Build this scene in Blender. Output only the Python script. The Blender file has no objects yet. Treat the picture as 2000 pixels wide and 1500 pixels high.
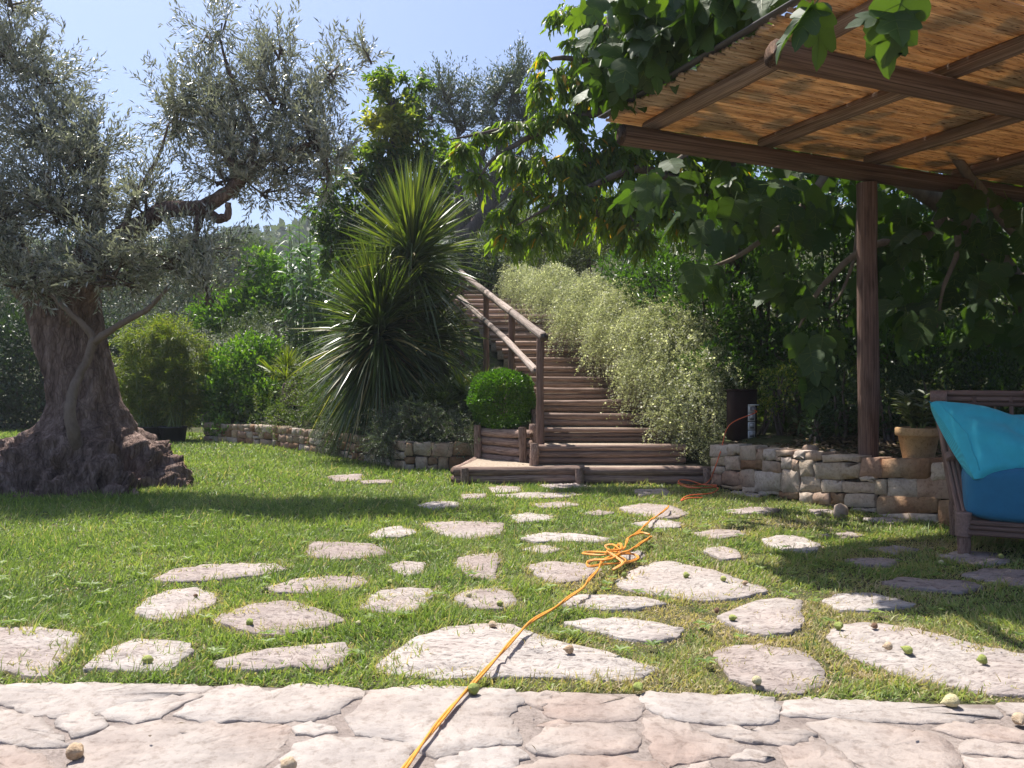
import bpy, math, random
import numpy as np
from mathutils import Vector, noise

random.seed(11)
R = np.random.default_rng(11)
S = bpy.context.scene
COL = S.collection

# ------------------------------------------------------------------ camera, sky, sun, exposure
EYE = 0.85          # eye height in metres
F = 1560.0          # focal length in photo pixels (2000 wide)
cam = bpy.data.cameras.new("camera")
cam.sensor_width = 36.0
cam.lens = 36.0 * F / 2000.0
cam.clip_start = 0.05
cam.clip_end = 2000.0
cam_o = bpy.data.objects.new("camera", cam)
cam_o.location = (0, 0, EYE)
cam_o.rotation_euler = (math.radians(90), 0, 0)
COL.objects.link(cam_o)
S.camera = cam_o

W = bpy.data.worlds.new("World")
S.world = W
W.use_nodes = True
wn = W.node_tree
bg = wn.nodes["Background"]
sky = wn.nodes.new("ShaderNodeTexSky")
sky.sky_type = 'NISHITA'
sky.sun_disc = False
SUN_DIR = Vector((-0.30, 0.35, 1.0)).normalized()      # towards the sun
sky.sun_elevation = math.asin(SUN_DIR.z)
sky.sun_rotation = math.atan2(SUN_DIR.x, SUN_DIR.y)
sky.air_density = 0.8
sky.dust_density = 2.6
sky.ozone_density = 6.0
wn.links.new(sky.outputs[0], bg.inputs[0])
bg.inputs[1].default_value = 0.102

sun = bpy.data.lights.new("sun", 'SUN')
sun.energy = 4.6
sun.angle = math.radians(0.6)
sun.color = (1.0, 0.95, 0.87)
sun_o = bpy.data.objects.new("sun", sun)
sun_o.rotation_euler = SUN_DIR.to_track_quat('Z', 'Y').to_euler()
sun_o.location = (0, 0, 30)
COL.objects.link(sun_o)

S.view_settings.view_transform = 'Standard'
S.view_settings.look = 'None'
S.view_settings.gamma = 1.0
S.view_settings.use_curve_mapping = False
S.view_settings.exposure = 1.0
S.cycles.use_denoising = True
S.cycles.max_bounces = 7
S.cycles.diffuse_bounces = 4
S.cycles.glossy_bounces = 2
S.cycles.transmission_bounces = 4
S.cycles.volume_bounces = 0
S.cycles.sample_clamp_indirect = 6.0


# ------------------------------------------------------------------ survey helpers
def at(px, py, D):
    """Point at distance D (metres along the view) seen at photo pixel px, py."""
    return np.array([(px - 1000.0) / F * D, D, EYE - (py - 750.0) / F * D])


def gp(px, py, z=0.0):
    """Point on the level z seen at photo pixel px, py."""
    D = (EYE - z) * F / (py - 750.0)
    return np.array([(px - 1000.0) / F * D, D, z])


def unit(v):
    v = np.asarray(v, float)
    n = np.linalg.norm(v, axis=-1, keepdims=True)
    return v / np.maximum(n, 1e-9)


def rdir(n):
    return unit(R.normal(size=(n, 3)))


# ------------------------------------------------------------------ mesh builder
class MB:
    def __init__(self):
        self.v, self.f, self.r, self.m, self.n = [], [], [], [], 0

    def add(self, verts, faces, rnd=None, mi=0):
        verts = np.asarray(verts, float).reshape(-1, 3)
        faces = np.asarray(faces, int)
        self.v.append(verts)
        self.f.append(faces + self.n)
        self.r.append(np.zeros(len(faces)) if rnd is None else np.broadcast_to(np.asarray(rnd, float), (len(faces),)))
        self.m.append(np.full(len(faces), mi))
        self.n += len(verts)

    def ngon(self, verts, rnd=0.0, mi=0):
        self.add(verts, np.arange(len(verts))[None, :], [rnd], mi)

    def box(self, c, s, rnd=0.0, mi=0, ax=None):
        c, s = np.asarray(c, float), np.asarray(s, float) / 2
        q = np.array([[x, y, z] for x in (-1, 1) for y in (-1, 1) for z in (-1, 1)]) * s
        if ax is not None:
            q = q @ np.asarray(ax, float)
        self.add(q + c, [(0, 1, 3, 2), (4, 6, 7, 5), (0, 4, 5, 1), (2, 3, 7, 6), (0, 2, 6, 4), (1, 5, 7, 3)], rnd, mi)

    def tube(self, pts, rad, sides=8, rnd=0.0, caps=True, wob=0.0, mi=0, axis=None):
        pts = np.asarray(pts, float)
        n = len(pts)
        rad = np.broadcast_to(np.asarray(rad, float), (n,))
        tan = unit(np.gradient(pts, axis=0)) if axis is None else np.tile(np.asarray(axis, float), (n, 1))
        ref = np.array([0, 0, 1.0]) if abs(tan[0][2]) < 0.9 else np.array([1.0, 0, 0])
        a = unit(np.cross(tan[0], ref))
        rings = []
        th = np.arange(sides) / sides * 2 * math.pi
        for i in range(n):
            a = unit(a - tan[i] * np.dot(a, tan[i]))
            b = np.cross(tan[i], a)
            rr = rad[i] * (1 + (R.normal(size=sides) * wob if wob else 0))
            rings.append(pts[i] + (np.cos(th) * rr)[:, None] * a + (np.sin(th) * rr)[:, None] * b)
        V = np.concatenate(rings)
        j = np.arange(sides)
        k = (j + 1) % sides
        fs = [np.stack([i * sides + j, i * sides + k, (i + 1) * sides + k, (i + 1) * sides + j], 1) for i in range(n - 1)]
        base = self.n
        self.add(V, np.concatenate(fs), rnd, mi)
        if caps:
            self.f.append((np.arange(sides)[::-1] + base)[None, :]); self.r.append(np.array([rnd])); self.m.append(np.array([mi]))
            self.f.append((np.arange(sides) + base + (n - 1) * sides)[None, :]); self.r.append(np.array([rnd])); self.m.append(np.array([mi]))

    def mesh(self, name, mats, smooth=False):
        me = bpy.data.meshes.new(name)
        V = np.concatenate(self.v)
        me.vertices.add(len(V))
        me.vertices.foreach_set("co", V.astype(np.float32).ravel())
        tot = np.concatenate([np.full(len(f), f.shape[1]) for f in self.f])
        loops = np.concatenate([f.ravel() for f in self.f])
        me.loops.add(len(loops))
        me.loops.foreach_set("vertex_index", loops.astype(np.int32))
        me.polygons.add(len(tot))
        me.polygons.foreach_set("loop_start", np.concatenate([[0], np.cumsum(tot)[:-1]]).astype(np.int32))
        me.polygons.foreach_set("loop_total", tot.astype(np.int32))
        me.polygons.foreach_set("material_index", np.concatenate(self.m).astype(np.int32))
        if smooth:
            me.polygons.foreach_set("use_smooth", np.ones(len(tot), bool))
        me.update(calc_edges=True)
        at_ = me.attributes.new("rnd", 'FLOAT', 'FACE')
        at_.data.foreach_set("value", np.concatenate(self.r).astype(np.float32))
        for m in (mats if isinstance(mats, (list, tuple)) else [mats]):
            me.materials.append(m)
        return me

    def build(self, name, mats, parent=None, smooth=False, loc=None):
        """Verts are world coordinates; with loc, the object's origin goes there."""
        if loc is not None:
            self.v = [v - np.asarray(loc, float) for v in self.v]
        o = bpy.data.objects.new(name, self.mesh(name, mats, smooth))
        COL.objects.link(o)
        if loc is not None:
            o.location = loc
        if parent is not None:
            hang(o, parent)
        return o


def wloc(o):
    p = Vector((0, 0, 0))
    while o is not None:
        p = p + o.location
        o = o.parent
    return p


def hang(o, parent):
    """Parent o, keeping its world place (parents here are never rotated)."""
    o.location = Vector(o.location) - wloc(parent)
    o.parent = parent


def tag(o, label=None, cat=None, group=None, kind=None):
    if label: o["label"] = label
    if cat: o["category"] = cat
    if group: o["group"] = group
    if kind: o["kind"] = kind
    return o


def thing(name, loc, label, cat, group=None):
    o = bpy.data.objects.new(name, None)
    o.empty_display_size = 0.1
    o.location = tuple(float(x) for x in loc)
    COL.objects.link(o)
    return tag(o, label, cat, group)


# ------------------------------------------------------------------ materials
def newmat(name):
    m = bpy.data.materials.new(name)
    m.use_nodes = True
    nt = m.node_tree
    return m, nt, nt.nodes["Principled BSDF"], nt.nodes["Material Output"]


def ramp(nt, cols, pos=None):
    r = nt.nodes.new("ShaderNodeValToRGB")
    n = len(cols)
    pos = pos or [i / max(1, n - 1) for i in range(n)]
    e = r.color_ramp.elements
    e[0].position, e[0].color = pos[0], (*cols[0], 1)
    e[1].position, e[1].color = pos[-1], (*cols[-1], 1)
    for c, p in list(zip(cols, pos))[1:-1]:
        x = e.new(p)
        x.color = (*c, 1)
    return r


def mixc(nt, a, b, fac, mode='MIX'):
    mx = nt.nodes.new("ShaderNodeMix")
    mx.data_type = 'RGBA'
    mx.blend_type = mode
    for i, x in ((0, fac), (6, a), (7, b)):
        if hasattr(x, 'is_output'):
            nt.links.new(x, mx.inputs[i])
        else:
            mx.inputs[i].default_value = x if i == 0 else (*x, 1)
    return mx.outputs[2]


def noise_tex(nt, scale, detail=4, rough=0.6, vec=None, coord='Object', stretch=None, dist=0.0):
    tc = nt.nodes.new("ShaderNodeTexCoord")
    src = tc.outputs[coord] if vec is None else vec
    if stretch is not None:
        mp = nt.nodes.new("ShaderNodeMapping")
        mp.inputs['Scale'].default_value = stretch
        nt.links.new(src, mp.inputs['Vector'])
        src = mp.outputs[0]
    n = nt.nodes.new("ShaderNodeTexNoise")
    n.inputs['Scale'].default_value = scale
    n.inputs['Detail'].default_value = detail
    n.inputs['Roughness'].default_value = rough
    n.inputs['Distortion'].default_value = dist
    nt.links.new(src, n.inputs['Vector'])
    return n.outputs[0]


def bump(nt, p, h, strength, dist=0.01):
    b = nt.nodes.new("ShaderNodeBump")
    b.inputs['Strength'].default_value = strength
    b.inputs['Distance'].default_value = dist
    nt.links.new(h, b.inputs['Height'])
    nt.links.new(b.outputs[0], p.inputs['Normal'])


def leaf_mat(name, cols, rough=0.45, trans=0.35, tint=(1.5, 1.9, 0.5), under=None, spec=0.5, pos=None):
    m, nt, p, out = newmat(name)
    a = nt.nodes.new("ShaderNodeAttribute")
    a.attribute_name = "rnd"
    r = ramp(nt, cols, pos)
    nt.links.new(a.outputs['Fac'], r.inputs[0])
    col = r.outputs[0]
    tcol = mixc(nt, col, tint, 1.0, 'MULTIPLY')
    if under is not None:
        g = nt.nodes.new("ShaderNodeNewGeometry")
        col = mixc(nt, col, under, g.outputs['Backfacing'])
    nt.links.new(col, p.inputs['Base Color'])
    p.inputs['Roughness'].default_value = rough
    p.inputs['Specular IOR Level'].default_value = spec
    t = nt.nodes.new("ShaderNodeBsdfTranslucent")
    nt.links.new(tcol, t.inputs[0])
    mx = nt.nodes.new("ShaderNodeMixShader")
    mx.inputs[0].default_value = trans
    nt.links.new(p.outputs[0], mx.inputs[1])
    nt.links.new(t.outputs[0], mx.inputs[2])
    nt.links.new(mx.outputs[0], out.inputs[0])
    return m


def bark_mat(name, cols, scale=6.0, stretch=(1, 1, 0.25), rough=0.9, bs=0.8, bd=0.03, fissure=0):
    m, nt, p, out = newmat(name)
    n1 = noise_tex(nt, scale, 8, 0.7, stretch=stretch, dist=0.4)
    n2 = noise_tex(nt, scale * 0.35, 3, 0.5)
    r = ramp(nt, cols, [0.3 + 0.4 * i / (len(cols) - 1) for i in range(len(cols))])
    nt.links.new(n1, r.inputs[0])
    c = mixc(nt, r.outputs[0], (0.75, 0.72, 0.70), n2, 'MULTIPLY')
    nt.links.new(c, p.inputs['Base Color'])
    p.inputs['Roughness'].default_value = rough
    p.inputs['Specular IOR Level'].default_value = 0.2
    if fissure:
        tc = nt.nodes.new("ShaderNodeTexCoord")
        mp = nt.nodes.new("ShaderNodeMapping")
        mp.inputs['Scale'].default_value = (1, 1, .16)
        dn = nt.nodes.new("ShaderNodeTexNoise"); dn.inputs['Scale'].default_value = 5
        av = nt.nodes.new("ShaderNodeVectorMath"); av.operation = 'MULTIPLY_ADD'; av.inputs[1].default_value = (.12, .12, .12)
        nt.links.new(tc.outputs['Object'], dn.inputs['Vector'])
        nt.links.new(dn.outputs['Color'], av.inputs[0])
        nt.links.new(tc.outputs['Object'], av.inputs[2])
        nt.links.new(av.outputs[0], mp.inputs['Vector'])
        vo = nt.nodes.new("ShaderNodeTexVoronoi"); vo.feature = 'DISTANCE_TO_EDGE'; vo.inputs['Scale'].default_value = fissure
        nt.links.new(mp.outputs[0], vo.inputs['Vector'])
        rv = ramp(nt, [(.5, .46, .44), (1, 1, 1)], [.0, .13])
        nt.links.new(vo.outputs['Distance'], rv.inputs[0])
        c = mixc(nt, c, rv.outputs[0], .6, 'MULTIPLY')
        nt.links.new(c, p.inputs['Base Color'])
        ma = nt.nodes.new("ShaderNodeMath"); ma.operation = 'MULTIPLY_ADD'; ma.inputs[1].default_value = .35
        nt.links.new(rv.outputs[0], ma.inputs[0]); nt.links.new(n1, ma.inputs[2])
        bump(nt, p, ma.outputs[0], bs, bd)
        return m
    bump(nt, p, n1, bs, bd)
    return m


def log_mat(name, cols, knots=True, bs=0.6):
    """Round timber: grain runs along the object's own x axis."""
    m, nt, p, out = newmat(name)
    oi = nt.nodes.new("ShaderNodeObjectInfo")
    tc = nt.nodes.new("ShaderNodeTexCoord")
    ad = nt.nodes.new("ShaderNodeVectorMath")
    ad.operation = 'ADD'
    sc = nt.nodes.new("ShaderNodeVectorMath")
    sc.operation = 'SCALE'
    sc.inputs['Scale'].default_value = 40.0
    cb = nt.nodes.new("ShaderNodeCombineXYZ")
    for i in range(3):
        nt.links.new(oi.outputs['Random'], cb.inputs[i])
    nt.links.new(cb.outputs[0], sc.inputs[0])
    nt.links.new(tc.outputs['Object'], ad.inputs[0])
    nt.links.new(sc.outputs[0], ad.inputs[1])
    g = noise_tex(nt, 3.0, 8, 0.65, vec=ad.outputs[0], stretch=(0.9, 2.2, 2.2), dist=0.3)
    b = noise_tex(nt, 4.0, 3, 0.5, vec=ad.outputs[0], stretch=(2.5, 0.6, 0.6))
    r = ramp(nt, cols, [0.32 + 0.36 * i / (len(cols) - 1) for i in range(len(cols))])
    nt.links.new(g, r.inputs[0])
    rb = ramp(nt, [(0.45, 0.42, 0.40), (1, 1, 1), (1.0, 0.97, 0.93)], [0.28, 0.5, 1])
    nt.links.new(b, rb.inputs[0])
    c = mixc(nt, r.outputs[0], rb.outputs[0], 0.8 if knots else 0.4, 'MULTIPLY')
    hv = nt.nodes.new("ShaderNodeHueSaturation")
    mr = nt.nodes.new("ShaderNodeMapRange")
    mr.inputs[3].default_value = 0.7
    mr.inputs[4].default_value = 1.25
    nt.links.new(oi.outputs['Random'], mr.inputs[0])
    nt.links.new(mr.outputs[0], hv.inputs['Value'])
    nt.links.new(c, hv.inputs['Color'])
    nt.links.new(hv.outputs[0], p.inputs['Base Color'])
    p.inputs['Roughness'].default_value = 0.85
    p.inputs['Specular IOR Level'].default_value = 0.25
    bump(nt, p, g, bs, 0.012)
    return m


def stone_mat(name, cols, scale=9.0, speck=0.35, bs=0.5, bd=0.012, stretch=None, dark=(0.35, 0.33, 0.31), rand=(0.78, 1.2)):
    m, nt, p, out = newmat(name)
    oi = nt.nodes.new("ShaderNodeObjectInfo")
    g = nt.nodes.new("ShaderNodeNewGeometry")
    pos = g.outputs['Position']
    n1 = noise_tex(nt, scale, 9, 0.68, vec=pos, stretch=stretch)
    n2 = noise_tex(nt, scale * 4.5, 6, 0.7, vec=pos, stretch=stretch)
    n3 = noise_tex(nt, scale * 0.3, 2, 0.5, vec=pos)
    ad = nt.nodes.new("ShaderNodeMath")
    ad.operation = 'ADD'
    ml = nt.nodes.new("ShaderNodeMath")
    ml.operation = 'MULTIPLY_ADD'
    ml.inputs[1].default_value = 0.55
    ml.inputs[2].default_value = -0.27
    nt.links.new(oi.outputs['Random'], ml.inputs[0])
    nt.links.new(n3, ad.inputs[0])
    nt.links.new(ml.outputs[0], ad.inputs[1])
    r = ramp(nt, cols, [0.25 + 0.5 * i / (len(cols) - 1) for i in range(len(cols))])
    nt.links.new(ad.outputs[0], r.inputs[0])
    rs = ramp(nt, [dark, (1, 1, 1)], [0.36, 0.5])
    nt.links.new(n2, rs.inputs[0])
    c = mixc(nt, r.outputs[0], rs.outputs[0], speck, 'MULTIPLY')
    r1 = ramp(nt, [(0.72, 0.70, 0.69), (1.06, 1.05, 1.03)], [0.34, 0.6])
    nt.links.new(n1, r1.inputs[0])
    c = mixc(nt, c, r1.outputs[0], 0.8, 'MULTIPLY')
    hv = nt.nodes.new("ShaderNodeHueSaturation")
    mr = nt.nodes.new("ShaderNodeMapRange")
    mr.inputs[3].default_value, mr.inputs[4].default_value = rand
    nt.links.new(oi.outputs['Random'], mr.inputs[0])
    nt.links.new(mr.outputs[0], hv.inputs['Value'])
    nt.links.new(c, hv.inputs['Color'])
    nt.links.new(hv.outputs[0], p.inputs['Base Color'])
    p.inputs['Roughness'].default_value = 0.9
    p.inputs['Specular IOR Level'].default_value = 0.2
    h = nt.nodes.new("ShaderNodeMath")
    h.operation = 'MULTIPLY_ADD'
    h.inputs[1].default_value = 0.45
    nt.links.new(n2, h.inputs[0])
    nt.links.new(n1, h.inputs[2])
    bump(nt, p, h.outputs[0], bs, bd)
    return m


def soil_mat(name, cols, scale=12.0, bd=0.03):
    m, nt, p, out = newmat(name)
    g = nt.nodes.new("ShaderNodeNewGeometry")
    n1 = noise_tex(nt, scale, 9, 0.75, vec=g.outputs['Position'])
    r = ramp(nt, cols, [0.3 + 0.4 * i / (len(cols) - 1) for i in range(len(cols))])
    nt.links.new(n1, r.inputs[0])
    nt.links.new(r.outputs[0], p.inputs['Base Color'])
    p.inputs['Roughness'].default_value = 0.95
    p.inputs['Specular IOR Level'].default_value = 0.1
    bump(nt, p, n1, 0.8, bd)
    return m


def plain(name, col, rough=0.6, spec=0.4, var=0.12, scale=30.0, bs=0.0, bd=0.002):
    m, nt, p, out = newmat(name)
    n1 = noise_tex(nt, scale, 5, 0.6)
    c = tuple(col)
    lo = tuple(max(0, x * (1 - var)) for x in c)
    hi = tuple(min(1, x * (1 + var)) for x in c)
    r = ramp(nt, [lo, hi], [0.3, 0.7])
    nt.links.new(n1, r.inputs[0])
    nt.links.new(r.outputs[0], p.inputs['Base Color'])
    p.inputs['Roughness'].default_value = rough
    p.inputs['Specular IOR Level'].default_value = spec
    if bs:
        bump(nt, p, n1, bs, bd)
    return m


M = {}
M['grass'] = leaf_mat('grass', [(0.11, 0.165, 0.05), (0.195, 0.265, 0.08), (0.29, 0.335, 0.12), (0.37, 0.345, 0.16), (0.44, 0.34, 0.21), (0.50, 0.40, 0.27)],
                      0.45, 0.42, (1.35, 1.5, 0.6), spec=0.32, pos=[0, 0.25, 0.45, 0.62, 0.8, 1.0])
M['olive'] = leaf_mat('olive_leaf', [(0.09, 0.10, 0.065), (0.17, 0.185, 0.115), (0.27, 0.275, 0.185)], 0.32, 0.32, (1.15, 1.2, 0.95),
                      under=(0.52, 0.51, 0.48), spec=0.9)
M['olive_far'] = leaf_mat('far_olive_leaf', [(0.05, 0.065, 0.035), (0.09, 0.11, 0.06), (0.12, 0.13, 0.08)], 0.4, 0.2, (1.3, 1.5, 0.7),
                          under=(0.20, 0.22, 0.18), spec=0.5)
M['cherry'] = leaf_mat('cherry_leaf', [(0.065, 0.12, 0.022), (0.115, 0.175, 0.03), (0.18, 0.21, 0.035), (0.45, 0.24, 0.03)], 0.4, 0.58,
                       (2.1, 2.2, 0.5), pos=[0, 0.5, 0.93, 1.0])
M['bushy'] = leaf_mat('broad_leaf', [(0.04, 0.08, 0.016), (0.08, 0.13, 0.024), (0.30, 0.28, 0.08)], 0.36, 0.48, (2.0, 2.1, 0.5), spec=0.55)
M['laurel'] = leaf_mat('laurel_leaf', [(0.03, 0.065, 0.016), (0.055, 0.10, 0.024), (0.085, 0.14, 0.03)], 0.36, 0.42, (1.5, 1.9, 0.4), spec=0.6)
M['dark'] = leaf_mat('dark_leaf', [(0.02, 0.035, 0.014), (0.035, 0.06, 0.02), (0.05, 0.08, 0.028)], 0.45, 0.2, (1.4, 1.7, 0.5), spec=0.4)
M['fig'] = leaf_mat('fig_leaf', [(0.028, 0.055, 0.017), (0.042, 0.08, 0.022), (0.07, 0.115, 0.026), (0.10, 0.14, 0.045)], 0.5, 0.38, (2.3, 2.4, 0.45),
                    under=(0.05, 0.085, 0.03), spec=0.22)
M['bamboo'] = leaf_mat('bamboo_leaf', [(0.08, 0.12, 0.02), (0.14, 0.18, 0.03), (0.22, 0.21, 0.05)], 0.45, 0.45, (1.5, 1.7, 0.5))
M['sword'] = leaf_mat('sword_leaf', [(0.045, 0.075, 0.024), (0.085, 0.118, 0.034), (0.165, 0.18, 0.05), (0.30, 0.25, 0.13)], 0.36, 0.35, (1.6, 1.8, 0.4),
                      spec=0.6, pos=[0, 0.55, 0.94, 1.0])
M['palm'] = leaf_mat('palm_leaf', [(0.06, 0.11, 0.018), (0.11, 0.16, 0.025), (0.2, 0.22, 0.03)], 0.4, 0.35, (1.6, 1.7, 0.4), spec=0.5)
M['box'] = leaf_mat('boxwood_leaf', [(0.045, 0.105, 0.012), (0.075, 0.155, 0.016), (0.11, 0.19, 0.02)], 0.4, 0.35, (1.5, 1.9, 0.4))
M['rosemary'] = leaf_mat('rosemary_leaf', [(0.07, 0.095, 0.045), (0.10, 0.13, 0.06), (0.15, 0.16, 0.09)], 0.5, 0.25, (1.3, 1.5, 0.6), under=(0.18, 0.2, 0.14))
M['juniper'] = leaf_mat('juniper_needle', [(0.06, 0.095, 0.02), (0.10, 0.14, 0.028), (0.16, 0.18, 0.04)], 0.5, 0.35, (1.5, 1.7, 0.5))
M['wirevine'] = leaf_mat('pale_leaf', [(0.22, 0.24, 0.14), (0.35, 0.355, 0.245), (0.49, 0.48, 0.37), (0.82, 0.79, 0.70)], 0.5, 0.45, (1.3, 1.4, 0.7),
                         pos=[0, 0.45, 0.85, 1.0])
M['lime'] = leaf_mat('lime_leaf', [(0.055, 0.12, 0.018), (0.10, 0.18, 0.025), (0.16, 0.23, 0.035)], 0.4, 0.4, (1.5, 1.8, 0.5))
M['cane'] = leaf_mat('cane_leaf', [(0.045, 0.10, 0.03), (0.07, 0.14, 0.04), (0.11, 0.17, 0.05)], 0.35, 0.35, (1.4, 1.7, 0.6), spec=0.6)
M['cover'] = leaf_mat('cover_leaf', [(0.035, 0.06, 0.018), (0.06, 0.09, 0.025), (0.11, 0.12, 0.05)], 0.5, 0.25)
M['forest'] = leaf_mat('forest_leaf', [(0.05, 0.075, 0.03), (0.08, 0.11, 0.04), (0.13, 0.15, 0.06)], 0.6, 0.25, (1.3, 1.5, 0.6))
M['olive_bark'] = bark_mat('olive_bark', [(0.05, 0.034, 0.028), (0.24, 0.165, 0.138), (0.46, 0.345, 0.295)], 11.0, (1, 1, 0.3), bs=1.0, bd=0.04, fissure=34)
M['young_bark'] = bark_mat('young_bark', [(0.15, 0.115, 0.09), (0.23, 0.175, 0.14), (0.29, 0.23, 0.185)], 14.0, (1, 1, 0.5), bs=0.4, bd=0.01)
M['twig'] = bark_mat('twig_bark', [(0.07, 0.055, 0.05), (0.14, 0.11, 0.095), (0.2, 0.165, 0.145)], 20.0, (1, 1, 0.4), bs=0.5, bd=0.01)
M['fig_bark'] = bark_mat('fig_bark', [(0.13, 0.11, 0.085), (0.21, 0.17, 0.13), (0.28, 0.23, 0.18)], 12.0, (1, 1, 0.5), bs=0.4, bd=0.01)
M['green_stem'] = plain('green_stem', (0.16, 0.2, 0.06), 0.5)
M['log'] = log_mat('log_wood', [(0.09, 0.056, 0.044), (0.26, 0.175, 0.14), (0.46, 0.345, 0.29)])
M['rail'] = log_mat('rail_wood', [(0.20, 0.15, 0.125), (0.33, 0.265, 0.23), (0.43, 0.36, 0.32)])
M['post'] = log_mat('post_wood', [(0.10, 0.058, 0.046), (0.20, 0.122, 0.096), (0.31, 0.21, 0.17)])
M['beam'] = log_mat('beam_wood', [(0.085, 0.05, 0.036), (0.185, 0.115, 0.08), (0.30, 0.20, 0.15)])
M['rafter'] = log_mat('rafter_wood', [(0.07, 0.042, 0.028), (0.18, 0.12, 0.085), (0.32, 0.24, 0.18)])
M['paving'] = stone_mat('paving_stone', [(0.335, 0.26, 0.225), (0.345, 0.29, 0.26), (0.35, 0.31, 0.285), (0.35, 0.315, 0.295)], 7.0, 0.5, 0.9, 0.015, dark=(0.5, 0.44, 0.40), rand=(0.86, 1.08))
M['stepping'] = stone_mat('stepping_stone', [(0.37, 0.305, 0.28), (0.40, 0.345, 0.32), (0.41, 0.37, 0.345)], 10.0, 0.9, 1.0, 0.018, stretch=(0.7, 1.6, 1), dark=(0.42, 0.39, 0.38), rand=(0.88, 1.1))
M['wallstone'] = stone_mat('wall_stone', [(0.40, 0.255, 0.185), (0.44, 0.335, 0.26), (0.45, 0.37, 0.30), (0.42, 0.355, 0.31)], 11.0, 0.5, 0.55, 0.012, dark=(0.4, 0.36, 0.33), rand=(0.8, 1.15))
M['redstone'] = stone_mat('reddish_wall_stone', [(0.30, 0.16, 0.09), (0.36, 0.23, 0.14), (0.38, 0.29, 0.20), (0.33, 0.28, 0.23)], 11.0, 0.45, 0.8, 0.015, dark=(0.4, 0.34, 0.3), rand=(0.65, 1.25))
M['mortar'] = stone_mat('mortar', [(0.235, 0.195, 0.18), (0.32, 0.272, 0.252)], 22.0, 0.7, 0.9, 0.012, dark=(0.55, 0.53, 0.5), rand=(1, 1))
M['joint'] = soil_mat('wall_joint', [(0.05, 0.042, 0.034), (0.10, 0.085, 0.07)], 25.0)
M['lawnsoil'] = soil_mat('lawn_soil', [(0.035, 0.045, 0.018), (0.07, 0.07, 0.034), (0.13, 0.10, 0.06)], 7.0)
M['soil'] = soil_mat('bed_soil', [(0.05, 0.038, 0.028), (0.10, 0.075, 0.055), (0.16, 0.125, 0.09)], 18.0)
M['hill'] = soil_mat('hill_soil', [(0.03, 0.04, 0.016), (0.055, 0.06, 0.026), (0.09, 0.085, 0.045)], 3.0)
M['gravel'] = soil_mat('tread_gravel', [(0.22, 0.165, 0.12), (0.36, 0.29, 0.225), (0.48, 0.41, 0.33)], 45.0, 0.01)


# ------------------------------------------------------------------ leaf engine
RHOMB = (np.array([(0, 0, 0), (.45, .5, .06), (1, 0, 0), (.45, -.5, .06)]), [(0, 1, 2), (0, 2, 3)])
BROAD = (np.array([(0, 0, 0), (.28, .42, .08), (.68, .36, .04), (1, 0, -.16), (.68, -.36, .04), (.28, -.42, .08), (.5, 0, -.02)]),
         [(0, 6, 1), (1, 6, 2), (2, 6, 3), (3, 6, 4), (4, 6, 5), (5, 6, 0)])


def leaves(mb, P, D, N, L, Wd, rnd=None, tmpl=RHOMB):
    n = len(P)
    if n == 0:
        return
    D = unit(D)
    Sd = np.cross(D, N)
    bad = np.linalg.norm(Sd, axis=1) < 1e-4
    Sd[bad] = (1, 0, 0)
    Sd = unit(Sd)
    Nn = np.cross(Sd, D)
    L = np.broadcast_to(np.asarray(L, float), (n,))
    Wd = np.broadcast_to(np.asarray(Wd, float), (n,))
    T, fc = tmpl
    V = P[:, None] + T[None, :, 0, None] * (D * L[:, None])[:, None] + T[None, :, 1, None] * (Sd * Wd[:, None])[:, None] \
        + T[None, :, 2, None] * (Nn * L[:, None])[:, None]
    k = len(T)
    fc = np.asarray(fc)
    fs = (fc[None] + (np.arange(n) * k)[:, None, None]).reshape(-1, fc.shape[1])
    rnd = R.random(n) if rnd is None else np.clip(rnd, 0, 1)
    mb.add(V.reshape(-1, 3), fs, np.repeat(rnd, len(fc)))


def strips(mb, P, D, L, Wd, g, nseg=4, rnd=None, roll=0.3, taper=2.5, base=0.55):
    """Blade leaves: tapering ribbons that bend down by g."""
    n = len(P)
    D = unit(D)
    L = np.broadcast_to(np.asarray(L, float), (n,))
    Wd = np.broadcast_to(np.asarray(Wd, float), (n,))
    g = np.broadcast_to(np.asarray(g, float), (n,))
    t = np.linspace(0, 1, nseg + 1)
    c = P[:, None] + D[:, None] * (L[:, None] * t)[..., None]
    c[..., 2] -= (g * L)[:, None] * t ** 2
    sd = np.cross(D, np.array([0, 0, 1.0])) + R.normal(size=(n, 3)) * roll
    sd = unit(sd - D * np.sum(sd * D, 1, keepdims=True))
    w = Wd[:, None] * 0.5 * np.minimum(1, base + 2.0 * t) * (1 - t ** taper)
    w = w[..., None] * sd[:, None]
    Lf, Rt = (c - w)[:, :-1], (c + w)[:, :-1]
    V = np.concatenate([Lf, Rt, c[:, -1:]], 1)          # nseg lefts, nseg rights, tip
    k = 2 * nseg + 1
    off = (np.arange(n) * k)[:, None, None]
    i = np.arange(nseg - 1)
    q = np.stack([i, nseg + i, nseg + i + 1, i + 1], 1)
    rnd = R.random(n) if rnd is None else np.clip(rnd, 0, 1)
    tri = np.array([[nseg - 1, 2 * nseg - 1, 2 * nseg]])
    b0 = mb.n
    if nseg > 1:
        mb.add(V.reshape(-1, 3), (q[None] + off).reshape(-1, 4), np.repeat(rnd, nseg - 1))
        mb.f.append((tri[None] + off).reshape(-1, 3) + b0)
        mb.r.append(rnd)
        mb.m.append(np.zeros(n, int))
    else:
        mb.add(V.reshape(-1, 3), (tri[None] + off).reshape(-1, 3), rnd)


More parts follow.
